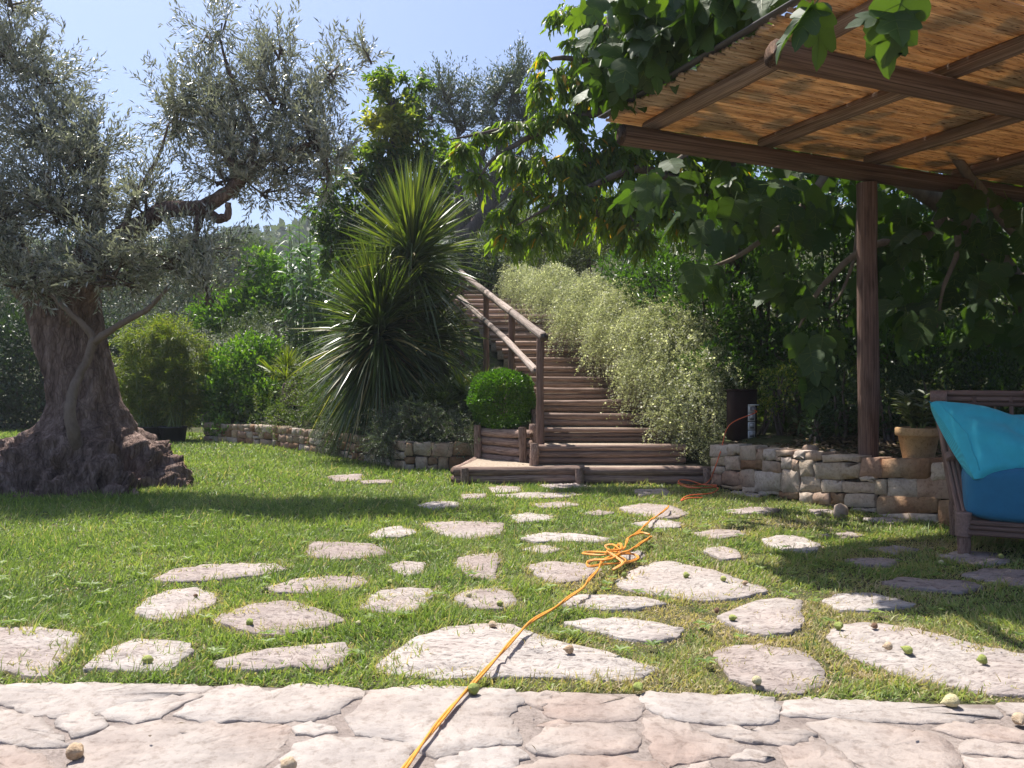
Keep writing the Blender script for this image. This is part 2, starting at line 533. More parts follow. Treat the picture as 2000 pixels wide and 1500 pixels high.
def pxblobs(lst):
    """(px, py, D, rx_px, ry_px, depth_m) -> centres and radii in metres."""
    C = np.array([at(b[0], b[1], b[2]) for b in lst])
    Rr = np.array([(b[3] * b[2] / F, b[5] if len(b) > 5 else 0.8 * b[3] * b[2] / F, b[4] * b[2] / F) for b in lst])
    return C, Rr


def crown(leaf_mb, wood_mb, blobs, dens, nt, nl, L, Wd, twl, up=0.4, droop=0.0, ang=0.7, tmpl=RHOMB, hub=None, wood_r=0.012, shell=0.45, rb=None):
    """Branchlets from each blob's heart, twigs on them, leaves on the twigs."""
    C, Rr = blobs
    for bi in range(len(C)):
        c, r = C[bi], Rr[bi]
        nb = max(4, int(dens * (r[0] * r[2] + r[0] * r[1] + r[1] * r[2])))
        u = rdir(nb)
        tgt = c + u * r * (R.random(nb) ** shell)[:, None]
        st = c + np.array([0, 0, -0.35 * r[2]]) + R.normal(size=(nb, 3)) * r * 0.12
        mid = (st + tgt) / 2 + R.normal(size=(nb, 3)) * r * 0.10 + np.array([0, 0, 0.12 * r[2]])
        for k in range(nb):
            if wood_mb is not None and k % 2 == 0:
                wood_mb.tube([st[k], mid[k], tgt[k]], [wood_r, wood_r * .7, wood_r * .3], 4, caps=False)
        T = R.random((nb, nt)) ** 0.7
        T = (0.25 + 0.75 * T)[..., None]
        base = ((1 - T) ** 2) * st[:, None] + 2 * T * (1 - T) * mid[:, None] + T ** 2 * tgt[:, None]
        bd = unit(tgt - mid)[:, None]
        td = unit(bd * 0.6 + unit(base - c) * 0.5 + R.normal(size=(nb, nt, 3)) * 0.45 + np.array([0, 0, up]))
        base, td = base.reshape(-1, 3), td.reshape(-1, 3)
        n = len(base)
        tl = twl * (0.6 + 0.8 * R.random(n))
        s = (np.linspace(0.1, 1, nl)[None] + R.normal(size=(n, nl)) * 0.03)
        bend = np.zeros((n, nl, 3))
        bend[..., 2] = -droop * 0.5 * (s ** 2) * tl[:, None]
        pos = base[:, None] + td[:, None] * (s * tl[:, None])[..., None] + bend
        pr = unit(np.cross(td, R.normal(size=(n, 3))))
        pr2 = np.cross(td, pr)
        alt = (np.arange(nl) % 2) * 2 - 1
        ph = (np.arange(nl) // 2) * 1.4
        side = (alt * np.cos(ph))[None, :, None] * pr[:, None] + (alt * np.sin(ph))[None, :, None] * pr2[:, None]
        ld = unit(td[:, None] * math.cos(ang) + side * math.sin(ang) + np.array([0, 0, -droop]) + R.normal(size=(n, nl, 3)) * 0.18)
        nr = unit(R.normal(size=(n, nl, 3)) * 0.6 + np.array([0, 0, 1.0]))
        m = n * nl
        rn = R.random(m) if rb is None else np.clip(rb(pos.reshape(-1, 3)) + R.normal(size=m) * 0.17, 0, 1)
        sz = 0.65 + 0.6 * R.random(m)
        leaves(leaf_mb, pos.reshape(-1, 3), ld.reshape(-1, 3), nr.reshape(-1, 3), L * sz, Wd * sz, rn, tmpl)


def lump(u, k, ph):
    return np.sin(k * u[:, 0] + ph) * np.sin(k * u[:, 1] + 1.7 * ph) + np.sin(k * u[:, 2] + 2.3 * ph) * 0.7


def shrub(mb, blobs, per, L, Wd, out=0.6, up=0.5, down=0.0, shell=0.35, tmpl=RHOMB, lumps=0.2, zmin=None, rnd=None, jit=0.6):
    """A dense bush: leaves spread through the outer part of lumpy ellipsoids."""
    C, Rr = blobs
    for bi in range(len(C)):
        c, r = C[bi], Rr[bi]
        n = int(per * (r[0] * r[2] + r[0] * r[1] + r[1] * r[2]) * 4.2 * 4.0)
        u = rdir(n)
        ph = R.random() * 6
        rad = (1 + lumps * lump(u, 4.0, ph) + lumps * 0.5 * lump(u, 9.0, ph + 2)) * (1 - shell * R.random(n) ** 1.4)
        P = c + u * r * rad[:, None]
        d = unit(u / r * r.mean() * out + R.normal(size=(n, 3)) * jit + np.array([0, 0, up - down]))
        nr = unit(u * 0.8 + R.normal(size=(n, 3)) * 0.6 + np.array([0, 0, 0.5]))
        ok = np.ones(n, bool)
        if zmin is not None:
            ok = P[:, 2] > (zmin(P) if callable(zmin) else zmin)
        sz = 0.65 + 0.7 * R.random(n)
        rn = R.random(n) if rnd is None else rnd(P, n)
        leaves(mb, P[ok], d[ok], nr[ok], (L * sz)[ok], (Wd * sz)[ok], rn[ok], tmpl)


# ------------------------------------------------------------------ terrain
WALL_L = np.array([(-0.33, 7.94), (-1.07, 7.94), (-1.75, 9.0), (-2.28, 9.75), (-3.3, 11.0), (-4.63, 12.0)])
WA, WB, WC = np.array([1.65, 6.60]), np.array([2.63, 4.77]), np.array([5.2, 4.35])
FRONT_X = np.array([-40, -9, -6.2, -5.2, -4.63, -3.3, -2.28, -1.75, -1.07, -0.33, 0.16, 1.66, 1.70, 2.63, 5.2, 40])
FRONT_Y = np.array([15, 15, 14.5, 13.6, 12.0, 11.0, 9.75, 9.0, 7.94, 7.94, 7.3, 7.3, 6.62, 4.86, 4.45, 4.4])


def stair_x(D):
    return np.interp(D, [6, 7.14, 8.4, 9.2, 10, 10.8, 12.06, 14, 17], [.20, .20, .17, .08, -.05, -.22, -.52, -1.1, -1.9])


def front(x):
    return np.interp(x, FRONT_X, FRONT_Y)


def hz(x, y):
    """Height of the planted slope behind the walls."""
    x, y = np.asarray(x, float), np.asarray(y, float)
    d = np.maximum(0, y - front(x))
    z0 = np.interp(x, [-9, -5.2, -4.6, -0.4, 0.16, 1.66, 1.7, 6], [-.02, -.02, .22, .27, .10, .10, .335, .335])
    left = z0 + 0.27 * np.minimum(d, 12) + 0.10 * np.clip(d - 12, 0, 60)
    far = z0 + 0.02 * d + 0.10 * np.clip(d - 6, 0, 50)
    right = z0 + 0.05 * np.minimum(d, 1.6) + 0.33 * np.clip(d - 1.6, 0, 10) + 0.1 * np.clip(d - 12, 0, 60)
    st = z0 + 0.295 * np.minimum(d, 12) + 0.10 * np.clip(d - 12, 0, 60)
    w1 = np.clip((x + 6.0) / 1.6, 0, 1)
    w2 = np.clip((x + 0.6) / 0.5, 0, 1)
    w3 = np.clip((x - 1.66) / 0.04, 0, 1)
    z = far * (1 - w1) + left * w1
    z = z * (1 - w2) + st * w2
    return z * (1 - w3) + right * w3


gm = MB()
gx = np.array([-270, -150, -80, -30, -12, -8, -6, -4, -2, -1, 0, 1, 2, 4, 8, 20, 80, 150, 270.])
gy = np.array([-85, -50, -10, -3, 2.2, 3, 4, 5, 6, 8, 10, 13, 16, 25, 60, 120, 160, 205.])
GX, GY = np.meshgrid(gx, gy, indexing='ij')
GZ = np.where(GY < 2.2, -0.03, -0.008)
idx = np.arange(GX.size).reshape(GX.shape)
gm.add(np.stack([GX, GY, GZ], -1), np.stack([idx[:-1, :-1], idx[1:, :-1], idx[1:, 1:], idx[:-1, 1:]], -1).reshape(-1, 4))
ground = gm.build('ground', M['lawnsoil'])
tag(ground, 'flat lawn soil with pale flagstones let into it', kind='structure')

hm = MB()
hx = np.unique(np.concatenate([np.linspace(-40, -10, 10), np.linspace(-10, 6, 81), np.linspace(6, 40, 12), [1.659, 1.70]]))
hd = np.concatenate([np.linspace(0, 8, 28), np.linspace(8.6, 60, 18)])
HX, HDd = np.meshgrid(hx, hd, indexing='ij')
HY = front(HX) + 0.12 + HDd
HZ = hz(HX, HY)
for i in range(HX.shape[0]):
    for j in range(1, HX.shape[1]):
        HZ[i, j] += 0.09 * noise.noise(Vector((HX[i, j] * 1.3, HY[i, j] * 1.3, 0))) * min(1, HDd[i, j])
idx = np.arange(HX.size).reshape(HX.shape)
hm.add(np.stack([HX, HY, HZ], -1), np.stack([idx[:-1, :-1], idx[1:, :-1], idx[1:, 1:], idx[:-1, 1:]], -1).reshape(-1, 4))
lo = np.stack([HX[:, 0], HY[:, 0], np.full(len(hx), -0.3)], -1)
n_ = len(hx)
hm.add(np.concatenate([np.stack([HX[:, 0], HY[:, 0], HZ[:, 0]], -1), lo]), [(i, i + n_, i + n_ + 1, i + 1) for i in range(n_ - 1)])
tag(hm.build('hillside', M['hill'], smooth=True), 'planted earth slope rising behind the low stone walls', kind='structure')

# far wooded hill
fm = MB()
fx = np.linspace(-260, 260, 80)
fy = np.linspace(60, 200, 34)
FX, FY = np.meshgrid(fx, fy, indexing='ij')


def far_z(x, y):
    ridge = 26 + 5 * np.sin(x * 0.021 + 0.6) + 2.5 * np.sin(x * 0.06 + 2)
    return ridge * np.clip((y - 62) / 75, 0, 1) ** 0.9 - 0.3


FZ = far_z(FX, FY)
idx = np.arange(FX.size).reshape(FX.shape)
fm.add(np.stack([FX, FY, FZ], -1), np.stack([idx[:-1, :-1], idx[1:, :-1], idx[1:, 1:], idx[:-1, 1:]], -1).reshape(-1, 4))
tag(fm.build('far_hill', M['hill'], smooth=True), 'distant wooded hill seen below the olive branches', kind='structure')
wm = MB()
nt_ = 800
tx = R.uniform(-105, -2, nt_)
ty = 62 + 85 * R.random(nt_) ** 0.9
for x, y in zip(tx, ty):
    z = float(far_z(x, y))
    r = R.uniform(1.6, 3.4)
    n = 70
    u = rdir(n)
    u[:, 2] = np.abs(u[:, 2]) * 1.0 - 0.25
    P = np.array([x, y, z + r * 0.8]) + u * np.array([r, r, r * R.uniform(0.8, 1.35)]) * (0.75 + 0.3 * R.random(n))[:, None]
    leaves(wm, P, u + R.normal(size=(n, 3)) * 0.7, u + R.normal(size=(n, 3)) * 0.4, r * 0.42, r * 0.32, np.clip(R.random() * 0.7 + R.random(n) * 0.3, 0, 1))
tag(wm.build('woods', M['forest']), 'far woodland covering the hill on the horizon', kind='stuff')


# the summer air between here and the far hill
hb = MB()
hb.box((0, 60, 22.0), (560, 300, 46.6))
hz_o = hb.build('haze', [])
hmx = bpy.data.materials.new('haze')
hmx.use_nodes = True
hn = hmx.node_tree
hn.nodes.remove(hn.nodes["Principled BSDF"])
pv = hn.nodes.new("ShaderNodeVolumePrincipled")
pv.inputs['Color'].default_value = (0.86, 0.92, 1.0, 1)
pv.inputs['Density'].default_value = 0.0011
pv.inputs['Anisotropy'].default_value = 0.2
hn.links.new(pv.outputs[0], hn.nodes["Material Output"].inputs['Volume'])
hz_o.data.materials.append(hmx)
tag(hz_o, 'thin summer haze lying over the garden and the far hill', kind='stuff')


# ------------------------------------------------------------------ patio and stepping stones
def refine(poly, step, jit):
    poly = np.asarray(poly, float)
    out = []
    n = len(poly)
    for i in range(n):
        a, b = poly[i], poly[(i + 1) % n]
        Ln = np.linalg.norm(b - a)
        k = max(1, int(Ln / step))
        nrm = np.array([-(b - a)[1], (b - a)[0]]) / max(Ln, 1e-6)
        for j in range(k):
            t = j / k
            out.append(a + (b - a) * t + nrm * R.normal() * jit * (1 if j else 0.3))
    return np.array(out)


def smooth_poly(p, it=1, c=0.10):
    for _ in range(it):
        q = np.roll(p, -1, 0)
        p = np.stack([p * (1 - c) + q * c, p * c + q * (1 - c)], 1).reshape(-1, 2)
    return p


def slab(name, poly, z0, z1, mat, parent, step=0.05, jit=0.004, rough=0.004, cut=.08):
    p = refine(smooth_poly(np.asarray(poly, float), 1, cut), step, jit)
    c = p.mean(0)
    n = len(p)
    mb = MB()
    rings = []
    tilt = R.normal(size=2) * 0.004
    for s, z, nz in ((1.0, z0, 0), (1.0, z1 - 0.004, 0.0015), (0.985, z1, 0.0015), (0.66, z1 + 0.001, rough), (0.33, z1 + 0.001, rough)):
        q = c + (p - c) * s
        zz = np.full(n, z) + R.normal(size=n) * nz + ((q - c) @ tilt if z > z0 else 0)
        rings.append(np.column_stack([q, zz]))
    V = np.concatenate(rings + [np.array([[c[0], c[1], z1 + 0.002]])])
    j = np.arange(n)
    k = (j + 1) % n
    fs = [np.stack([i * n + j, i * n + k, (i + 1) * n + k, (i + 1) * n + j], 1) for i in range(4)]
    mb.add(V, np.concatenate(fs))
    mb.f.append(np.stack([4 * n + j, 4 * n + k, np.full(n, 5 * n)], 1)); mb.r.append(np.zeros(n)); mb.m.append(np.zeros(n, int))
    return mb.build(name, mat, parent, smooth=False, loc=(c[0], c[1], 0))


EDGE = [(-2000, 1346), (0, 1338), (400, 1337), (700, 1345), (1000, 1349), (1300, 1354), (1520, 1366), (1800, 1372), (2000, 1374), (4000, 1400)]
pm = MB()
ep = [gp(x, y, 0.0)[:2] for x, y in EDGE]
edge_x = np.array([e[0] for e in ep])
edge_y = np.array([e[1] for e in ep])
top = [np.array([x, y, -0.004]) for x, y in ep]
pm.add(np.concatenate([top, [(t[0], -4.0, -0.004) for t in top], [(t[0], t[1], -0.12) for t in top]]),
       [(i, i + 10, i + 11, i + 1) for i in range(9)])
pm.f.append(np.array([(i, i + 1, i + 21, i + 20) for i in range(9)])); pm.r.append(np.zeros(9)); pm.m.append(np.zeros(9, int))
patio = pm.build('patio', M['mortar'])
tag(patio, 'crazy paving terrace of cream flagstones set in grey mortar', kind='structure')

Lz = lambda pts: [(x / 2.0, 950 + y / 2.0) for x, y in pts]
Rz = lambda pts: [(1000 + x / 2.0, 950 + y / 2.0) for x, y in pts]
PAVE = [Lz(p) for p in [
    [(-90, 790), (0, 780), (100, 772), (300, 775), (500, 776), (640, 772), (800, 782), (770, 802), (650, 815), (540, 840), (450, 855), (380, 880), (250, 893), (130, 880), (30, 850), (-90, 840)],
    [(700, 888), (745, 855), (805, 812), (860, 790), (960, 778), (1020, 788), (1060, 808), (1120, 783), (1230, 778), (1330, 785), (1405, 802), (1398, 822), (1330, 850), (1310, 880), (1220, 903), (1100, 913), (960, 903), (860, 922), (760, 903)],
    [(1370, 905), (1425, 860), (1455, 802), (1600, 785), (1830, 790), (2000, 800), (2026, 850), (1960, 900), (2000, 940), (2020, 1000), (1850, 1010), (1700, 1048), (1640, 1020), (1600, 985), (1410, 960), (1392, 930)],
    [(-90, 870), (0, 868), (80, 890), (160, 920), (230, 970), (272, 1008), (190, 1010), (60, 998), (-90, 980)],
    [(228, 925), (270, 897), (340, 887), (395, 910), (398, 943), (340, 963), (290, 973), (252, 945)],
    [(300, 1010), (350, 985), (450, 942), (560, 935), (640, 920), (720, 928), (840, 937), (960, 929), (1080, 932), (1122, 947), (1090, 1000), (1060, 1050), (1010, 1110), (900, 1180), (500, 1200), (250, 1150), (320, 1060)],
    [(415, 882), (480, 855), (600, 833), (720, 818), (775, 822), (650, 876), (620, 900), (540, 918), (440, 906)],
    [(-90, 1012), (60, 1022), (150, 1052), (195, 1110), (180, 1200), (-90, 1190)],
    [(1152, 940), (1220, 922), (1296, 936), (1305, 954), (1230, 970), (1164, 963)],
    [(1165, 1010), (1250, 982), (1400, 987), (1560, 1002), (1600, 1014), (1550, 1110), (1300, 1150), (1095, 1110)],
    [(1720, 1082), (1850, 1034), (2000, 1026), (2045, 1060), (2000, 1100), (1760, 1125)],
]] + [Rz(p) for p in [
    [(135, 850), (182, 807), (300, 817), (498, 830), (484, 888), (468, 903), (330, 910), (200, 898), (142, 880)],
    [(-10, 815), (40, 805), (130, 800), (172, 806), (128, 845), (116, 866), (60, 845), (0, 850)],
    [(514, 830), (560, 807), (680, 817), (820, 824), (930, 817), (1008, 832), (1022, 870), (1016, 908), (950, 922), (860, 927), (740, 912), (622, 902), (552, 868)],
    [(1068, 888), (1082, 838), (1200, 827), (1330, 837), (1500, 847), (1700, 857), (1876, 872), (1896, 890), (1740, 922), (1500, 913), (1280, 903)],
    [(72, 1014), (150, 952), (240, 938), (380, 938), (466, 967), (478, 1000), (466, 1028), (350, 1038), (200, 1043), (112, 1038)],
    [(524, 907), (590, 909), (680, 934), (718, 962), (830, 992), (886, 1020), (830, 1043), (720, 1058), (620, 1082), (572, 1050), (542, 980)],
    [(754, 955), (860, 943), (1000, 957), (1130, 953), (1172, 974), (1076, 1006), (980, 998), (880, 988), (800, 973)],
    [(1085, 1014), (1180, 984), (1236, 1012), (1300, 1064), (1380, 1140), (1120, 1150), (1082, 1060)],
    [(1174, 930), (1280, 914), (1400, 938), (1600, 963), (1676, 992), (1716, 1042), (1740, 1130), (1430, 1130), (1314, 1040), (1244, 985)],
    [(1664, 948), (1740, 926), (1900, 939), (2010, 963), (2010, 998), (1900, 998), (1790, 983)],
    [(1774, 1010), (1812, 988), (2000, 1012), (2090, 1040), (2090, 1058), (1900, 1053), (1782, 1038)],
    [(1780, 1062), (1880, 1068), (2090, 1082), (2110, 1150), (1820, 1150)],
    [(-20, 1125), (60, 1095), (200, 1069), (420, 1060), (550, 1080), (600, 1150), (300, 1200), (-30, 1190)],
    [(864, 1060), (920, 1028), (1006, 1042), (1014, 1060), (930, 1063)],
    [(1904, 855), (2090, 847), (2100, 905), (1950, 888)],
    [(104, 930), (190, 912), (246, 930), (160, 946)],
    [(700, 1094), (770, 1078), (790, 1110), (692, 1124)],
]]
for p in PAVE:
    q = np.array([gp(x, y)[:2] for x, y in p])
    cq = q.mean(0)
    q = cq + (q - cq) * (1 + .017 / np.maximum(.08, np.linalg.norm(q - cq, axis=1)))[:, None]
    slab('paving_stone', q, -0.06, -0.0005 + R.random() * 0.0035, M['paving'], patio, 0.02, 0.006, 0.0012, .04)
# the terrace goes on towards and beside the viewer
for i in range(-7, 8):
    for j in range(8):
        cx, cy = i * 0.42 + R.normal() * 0.04 + (j % 2) * 0.2, 1.42 - j * 0.34
        if j < 0 or abs(cx) > 3: continue
        th = np.sort(R.random(8) * 0.5 + np.arange(8) * 0.785)
        slab('paving_stone', [(cx + 0.18 * math.cos(t) * R.uniform(.9, 1.1), cy + 0.145 * math.sin(t) * R.uniform(.9, 1.1)) for t in th], -0.06, 0.008, M['paving'], patio, 0.06, 0.004, 0.002)
for sx in (-1, 1):
    for i in range(5):
        for j in range(2):
            cx = sx * (1.85 + i * 0.4) + R.normal() * 0.02
            cy = 2.02 - j * 0.32 - (0.1 if sx > 0 else 0)
            th = np.arange(9) * 0.698 + R.normal(size=9) * 0.08
            slab('paving_stone', [(cx + 0.18 * math.cos(t), cy + 0.135 * math.sin(t)) for t in th], -0.06, 0.008, M['paving'], patio, 0.06, 0.004, 0.002)

STEP = [Lz(p) for p in [
    [(-90, 560), (60, 556), (150, 560), (300, 583), (265, 630), (215, 690), (180, 735), (90, 737), (30, 712), (-90, 718)],
    [(345, 712), (380, 680), (450, 640), (540, 606), (620, 610), (725, 622), (738, 650), (690, 682), (650, 717), (560, 724), (470, 712)],
    [(542, 490), (590, 440), (680, 408), (760, 403), (832, 428), (820, 460), (760, 497), (690, 517), (590, 514)],
    [(855, 692), (940, 665), (1040, 648), (1180, 633), (1330, 622), (1355, 650), (1320, 692), (1250, 718), (1150, 703), (1010, 718), (880, 708)],
    [(855, 522), (940, 485), (1010, 463), (1120, 453), (1200, 478), (1300, 508), (1335, 527), (1260, 547), (1180, 558), (1100, 580), (1000, 570), (900, 542)],
    [(615, 362), (680, 328), (800, 310), (950, 303), (1070, 306), (1115, 325), (1000, 347), (880, 357), (760, 368), (660, 370)],
    [(1045, 397), (1150, 368), (1280, 355), (1390, 353), (1425, 375), (1330, 403), (1200, 412), (1100, 410)],
    [(1208, 255), (1225, 222), (1340, 222), (1450, 228), (1512, 262), (1440, 277), (1350, 285), (1250, 280)],
    [(1416, 467), (1490, 408), (1590, 400), (1672, 403), (1684, 425), (1640, 467), (1590, 492), (1500, 487)],
    [(1446, 192), (1500, 168), (1560, 160), (1625, 180), (1560, 198), (1480, 200)],
    [(1526, 312), (1580, 300), (1655, 304), (1642, 338), (1580, 350)],
    [(1656, 145), (1780, 140), (1880, 143), (1968, 150), (1940, 192), (1850, 203), (1760, 197), (1700, 172)],
    [(1797, 280), (1850, 266), (1942, 263), (1948, 290), (1928, 322), (1938, 362), (1890, 353), (1830, 343), (1797, 312)],
    [(1636, 74), (1700, 61), (1785, 63), (1785, 80), (1700, 88)],
    [(1786, 442), (1830, 413), (1930, 403), (1992, 420), (2004, 460), (1950, 478), (1850, 472)],
    [(1486, 692), (1558, 640), (1638, 592), (1740, 556), (1850, 545), (2000, 545), (2080, 582), (2120, 602), (2220, 622), (2360, 650), (2480, 690), (2556, 712), (2480, 746), (2380, 758), (2200, 740), (2000, 732), (1800, 738), (1640, 738), (1540, 726)],
]] + [Rz(p) for p in [
    [(66, 312), (160, 298), (270, 306), (342, 325), (310, 347), (240, 367), (160, 372), (108, 347)],
    [(415, 372), (450, 350), (500, 318), (560, 298), (620, 293), (680, 308), (780, 328), (900, 373), (988, 405), (900, 427), (800, 443), (720, 443), (620, 427), (520, 412), (450, 397)],
    [(196, 457), (280, 430), (400, 433), (520, 443), (594, 460), (500, 473), (380, 481), (260, 473)],
    [(214, 540), (330, 523), (470, 526), (580, 543), (656, 560), (620, 592), (520, 602), (420, 587), (300, 562)],
    [(816, 512), (900, 478), (960, 453), (1040, 443), (1130, 453), (1112, 490), (1124, 530), (1080, 568), (990, 577), (900, 557), (850, 532)],
    [(801, 650), (880, 628), (960, 623), (1080, 638), (1144, 658), (1184, 700), (1214, 757), (1120, 798), (1050, 803), (960, 773), (870, 748), (838, 702)],
    [(1246, 585), (1300, 543), (1400, 533), (1520, 548), (1700, 588), (1840, 628), (2000, 658), (2140, 700), (2140, 802), (2000, 808), (1850, 798), (1650, 758), (1500, 723), (1350, 663), (1287, 622)],
    [(1226, 447), (1280, 423), (1400, 418), (1480, 438), (1566, 460), (1480, 473), (1380, 483), (1280, 481)],
    [(1455, 377), (1540, 360), (1640, 370), (1760, 373), (1834, 395), (1740, 411), (1620, 401), (1530, 394)],
    [(1296, 291), (1400, 283), (1505, 289), (1480, 312), (1380, 307)],
    [(1765, 345), (1870, 323), (2000, 328), (2090, 350), (2090, 387), (1960, 383), (1850, 362)],
    [(1676, 271), (1760, 253), (1880, 263), (1935, 290), (1850, 308), (1750, 293)],
    [(985, 210), (1060, 196), (1130, 203), (1194, 230), (1180, 252), (1090, 253), (1008, 232)],
    [(721, 181), (800, 170), (880, 176), (904, 190), (800, 203), (738, 194)],
    [(756, 250), (820, 238), (874, 254), (884, 277), (820, 283)],
    [(426, 85), (520, 70), (620, 78), (684, 105), (620, 125), (520, 115), (458, 102)],
    [(36, 201), (130, 183), (250, 188), (394, 205), (330, 218), (220, 213), (100, 218)],
    [(-4, 115), (60, 103), (154, 114), (144, 132), (30, 138)],
    [(476, 146), (560, 133), (654, 144), (644, 161), (540, 161)],
    [(836, 96), (950, 83), (1054, 89), (984, 105), (880, 108)],
    [(1166, 93), (1240, 93), (1264, 105), (1190, 110)],
    [(-64, 36), (60, 26), (200, 26), (274, 32), (180, 44), (20, 47)],
    [(86, 71), (200, 60), (264, 72), (200, 84), (120, 82)],
    [(430, 272), (500, 256), (514, 275), (460, 293)],
    [(1216, 191), (1320, 183), (1374, 195), (1290, 205)],
    [(1396, 241), (1500, 233), (1584, 245), (1500, 260)],
    [(46, 246), (120, 233), (194, 245), (130, 260)],
    [(286, 106), (340, 96), (394, 105), (340, 114)],
    [(1376, 126), (1450, 120), (1544, 135), (1460, 142)],
    [(-90, 6), (-40, 1), (20, 4), (20, 20), (-60, 22)],
]] + [[(642, 931), (705, 926), (704, 938), (660, 940)], [(903, 967), (948, 965), (942, 973), (908, 974)], [(958, 955), (1014, 951), (1014, 961), (965, 963)],
      [(1056, 947), (1130, 943), (1144, 951), (1080, 955)], [(1240, 958), (1300, 955), (1310, 966), (1250, 968)], [(1440, 952), (1500, 960), (1480, 970), (1430, 963)],
      [(705, 940), (760, 938), (765, 944), (715, 945)]]
STEP_XY = [np.array([gp(x, y)[:2] for x, y in p]) for p in STEP]
STEP_XY = [p.mean(0) + (p - p.mean(0)) * (1 + .018 / np.maximum(.08, np.linalg.norm(p - p.mean(0), axis=1)))[:, None] for p in STEP_XY]
for p in STEP_XY:
    slab('stepping_stone', p, -0.07, 0.001 + R.random() * 0.006, M['stepping'], ground, 0.03, 0.005, 0.004)


def inside(P, poly):
    x, y = P[:, 0], P[:, 1]
    r = np.zeros(len(P), bool)
    n = len(poly)
    j = n - 1
    for i in range(n):
        xi, yi = poly[i]
        xj, yj = poly[j]
        c = ((yi > y) != (yj > y)) & (x < (xj - xi) * (y - yi) / (yj - yi + 1e-12) + xi)
        r ^= c
        j = i
    return r


# ------------------------------------------------------------------ grass
LAND = np.array([(-.50, 6.84), (1.72, 6.84), (1.72, 7.4), (.1, 7.4), (-.35, 8.0)])


def vnoise(x, y, s):
    return (np.sin(x * s + 1.3) * np.sin(y * s * 1.1 + 0.7) + np.sin(x * s * 2.3 + y * s * 1.7) * 0.6 + np.sin(x * s * 0.7 - y * s * 1.9 + 2) * 0.7) / 2.3


def grass_zone(d0, d1, dens, nseg, Lm, Wm, mb, half=0.70, xoff=0.0):
    area = half * (d1 * d1 - d0 * d0)
    n = int(area * dens)
    y = np.sqrt(R.random(n) * (d1 * d1 - d0 * d0) + d0 * d0)
    x = R.uniform(-1, 1, n) * half * y
    P = np.column_stack([x, y, np.full(n, -0.008)])
    rim = np.zeros(n)
    ok = (y < front(x) - 0.02) & (y > np.interp(x, edge_x, edge_y) + 0.012)
    for poly in STEP_XY + [LAND]:
        c = poly.mean(0)
        bx = (np.abs(P[:, 0] - c[0]) < np.ptp(poly[:, 0]) * .8 + .1) & (np.abs(P[:, 1] - c[1]) < np.ptp(poly[:, 1]) * .8 + .1)
        ii = np.nonzero(bx)[0]
        if len(ii) == 0:
            continue
        Q = P[ii]
        lvl = np.zeros(len(ii))
        rad_ = np.maximum(.06, np.linalg.norm(poly - c, axis=1))
        for e_ in (.0, .035, .07, .12):
            lvl += inside(Q, c + (poly - c) * np.maximum(.1, 1 - e_ / rad_)[:, None])
        keep = np.array([1, .85, .55, .26, 0.0])[lvl.astype(int)]
        tf = vnoise(Q[:, 0], Q[:, 1], 38.0) + .5 * vnoise(Q[:, 0] + 3, Q[:, 1], 15.0)
        ok[ii] &= (R.random(len(ii)) < keep * np.clip(1 + 2.2 * tf, 0, 2)) | (lvl == 0)
        wd_ = .035
        big = c + (poly - c) * (1 + wd_ / np.maximum(.06, np.linalg.norm(poly - c, axis=1)))[:, None]
        rim[ii] = np.maximum(rim[ii], inside(Q, big) * 1.0)
    # bare patch round the old tree's roots
    ok &= ((x + 3.66) ** 2 + (y - 6.75) ** 2 > 0.62 ** 2) | (R.random(n) < 0.05)
    # thin, worn turf close to the stones
    ok &= (rim < .5) | (R.random(len(ok)) < .8)
    x, y, P, rim = x[ok], y[ok], P[ok], rim[ok]
    n = len(x)
    pathw = np.clip((x * 1.0 + 0.55 - 0.25 * (y - 2.4)) / 0.8, 0, 1)              # the path side is drier than the lawn
    dry = 0.24 + 0.16 * vnoise(x, y, 3.1) + .06 * vnoise(x, y, 12.0) + 0.12 * R.normal(size=n)
    nearst = np.zeros(n)
    zone = np.exp(-(((x - 0.75) / 0.42) ** 2 + ((y - 2.78) / 0.30) ** 2)) * 0.42 + np.exp(-(((x - 1.15) / 0.5) ** 2 + ((y - 2.36) / 0.10) ** 2)) * 0.4 + np.exp(-(((x - 0.45) / 0.3) ** 2 + ((y - 3.35) / 0.35) ** 2)) * 0.28 + np.clip(pathw * vnoise(x + 5, y, 4.3), 0, 1) * .5
    edge = np.exp(-((y - np.interp(x, edge_x, edge_y)) / 0.06)) * 0.16
    dry += zone * (0.6 + 0.6 * R.random(n)) + 0.16 * pathw * (.4 + R.random(n)) + edge
    dry += rim * R.uniform(0, .5, n)
    clump = vnoise(x * 1.0, y * 1.0, 9.0) + .6 * vnoise(x, y, 23.0)
    dead = R.random(n) < 0.05 + 0.05 * pathw + .10 * rim
    dry[dead] = R.uniform(0.75, 1.0, dead.sum())
    # short grass by the stones, longer in the lawn
    hgt = Lm * (0.55 + 0.75 * R.random(n)) * (1 + 0.25 * vnoise(x, y, 2.0)) * (0.72 + 0.28 * (1 - pathw)) * (1 - 0.35 * np.clip(zone * 2, 0, 1)) * (1 - .15 * rim) * (1 + (.5 + .35 * pathw) * np.clip(clump, -1, 1.3))
    a = R.random(n) * 6.283
    lean = np.abs(R.normal(size=n)) * 0.75 + 0.10
    flow = vnoise(x, y, 1.6) * 3
    D = np.column_stack([np.cos(a) * lean + 0.25 * np.cos(flow), np.sin(a) * lean + 0.25 * np.sin(flow), np.ones(n)])
    strips(mb, P, D, hgt, Wm * (0.7 + 0.6 * R.random(n)), R.random(n) * 0.95, nseg, dry, roll=0.8, taper=1.6, base=0.75)


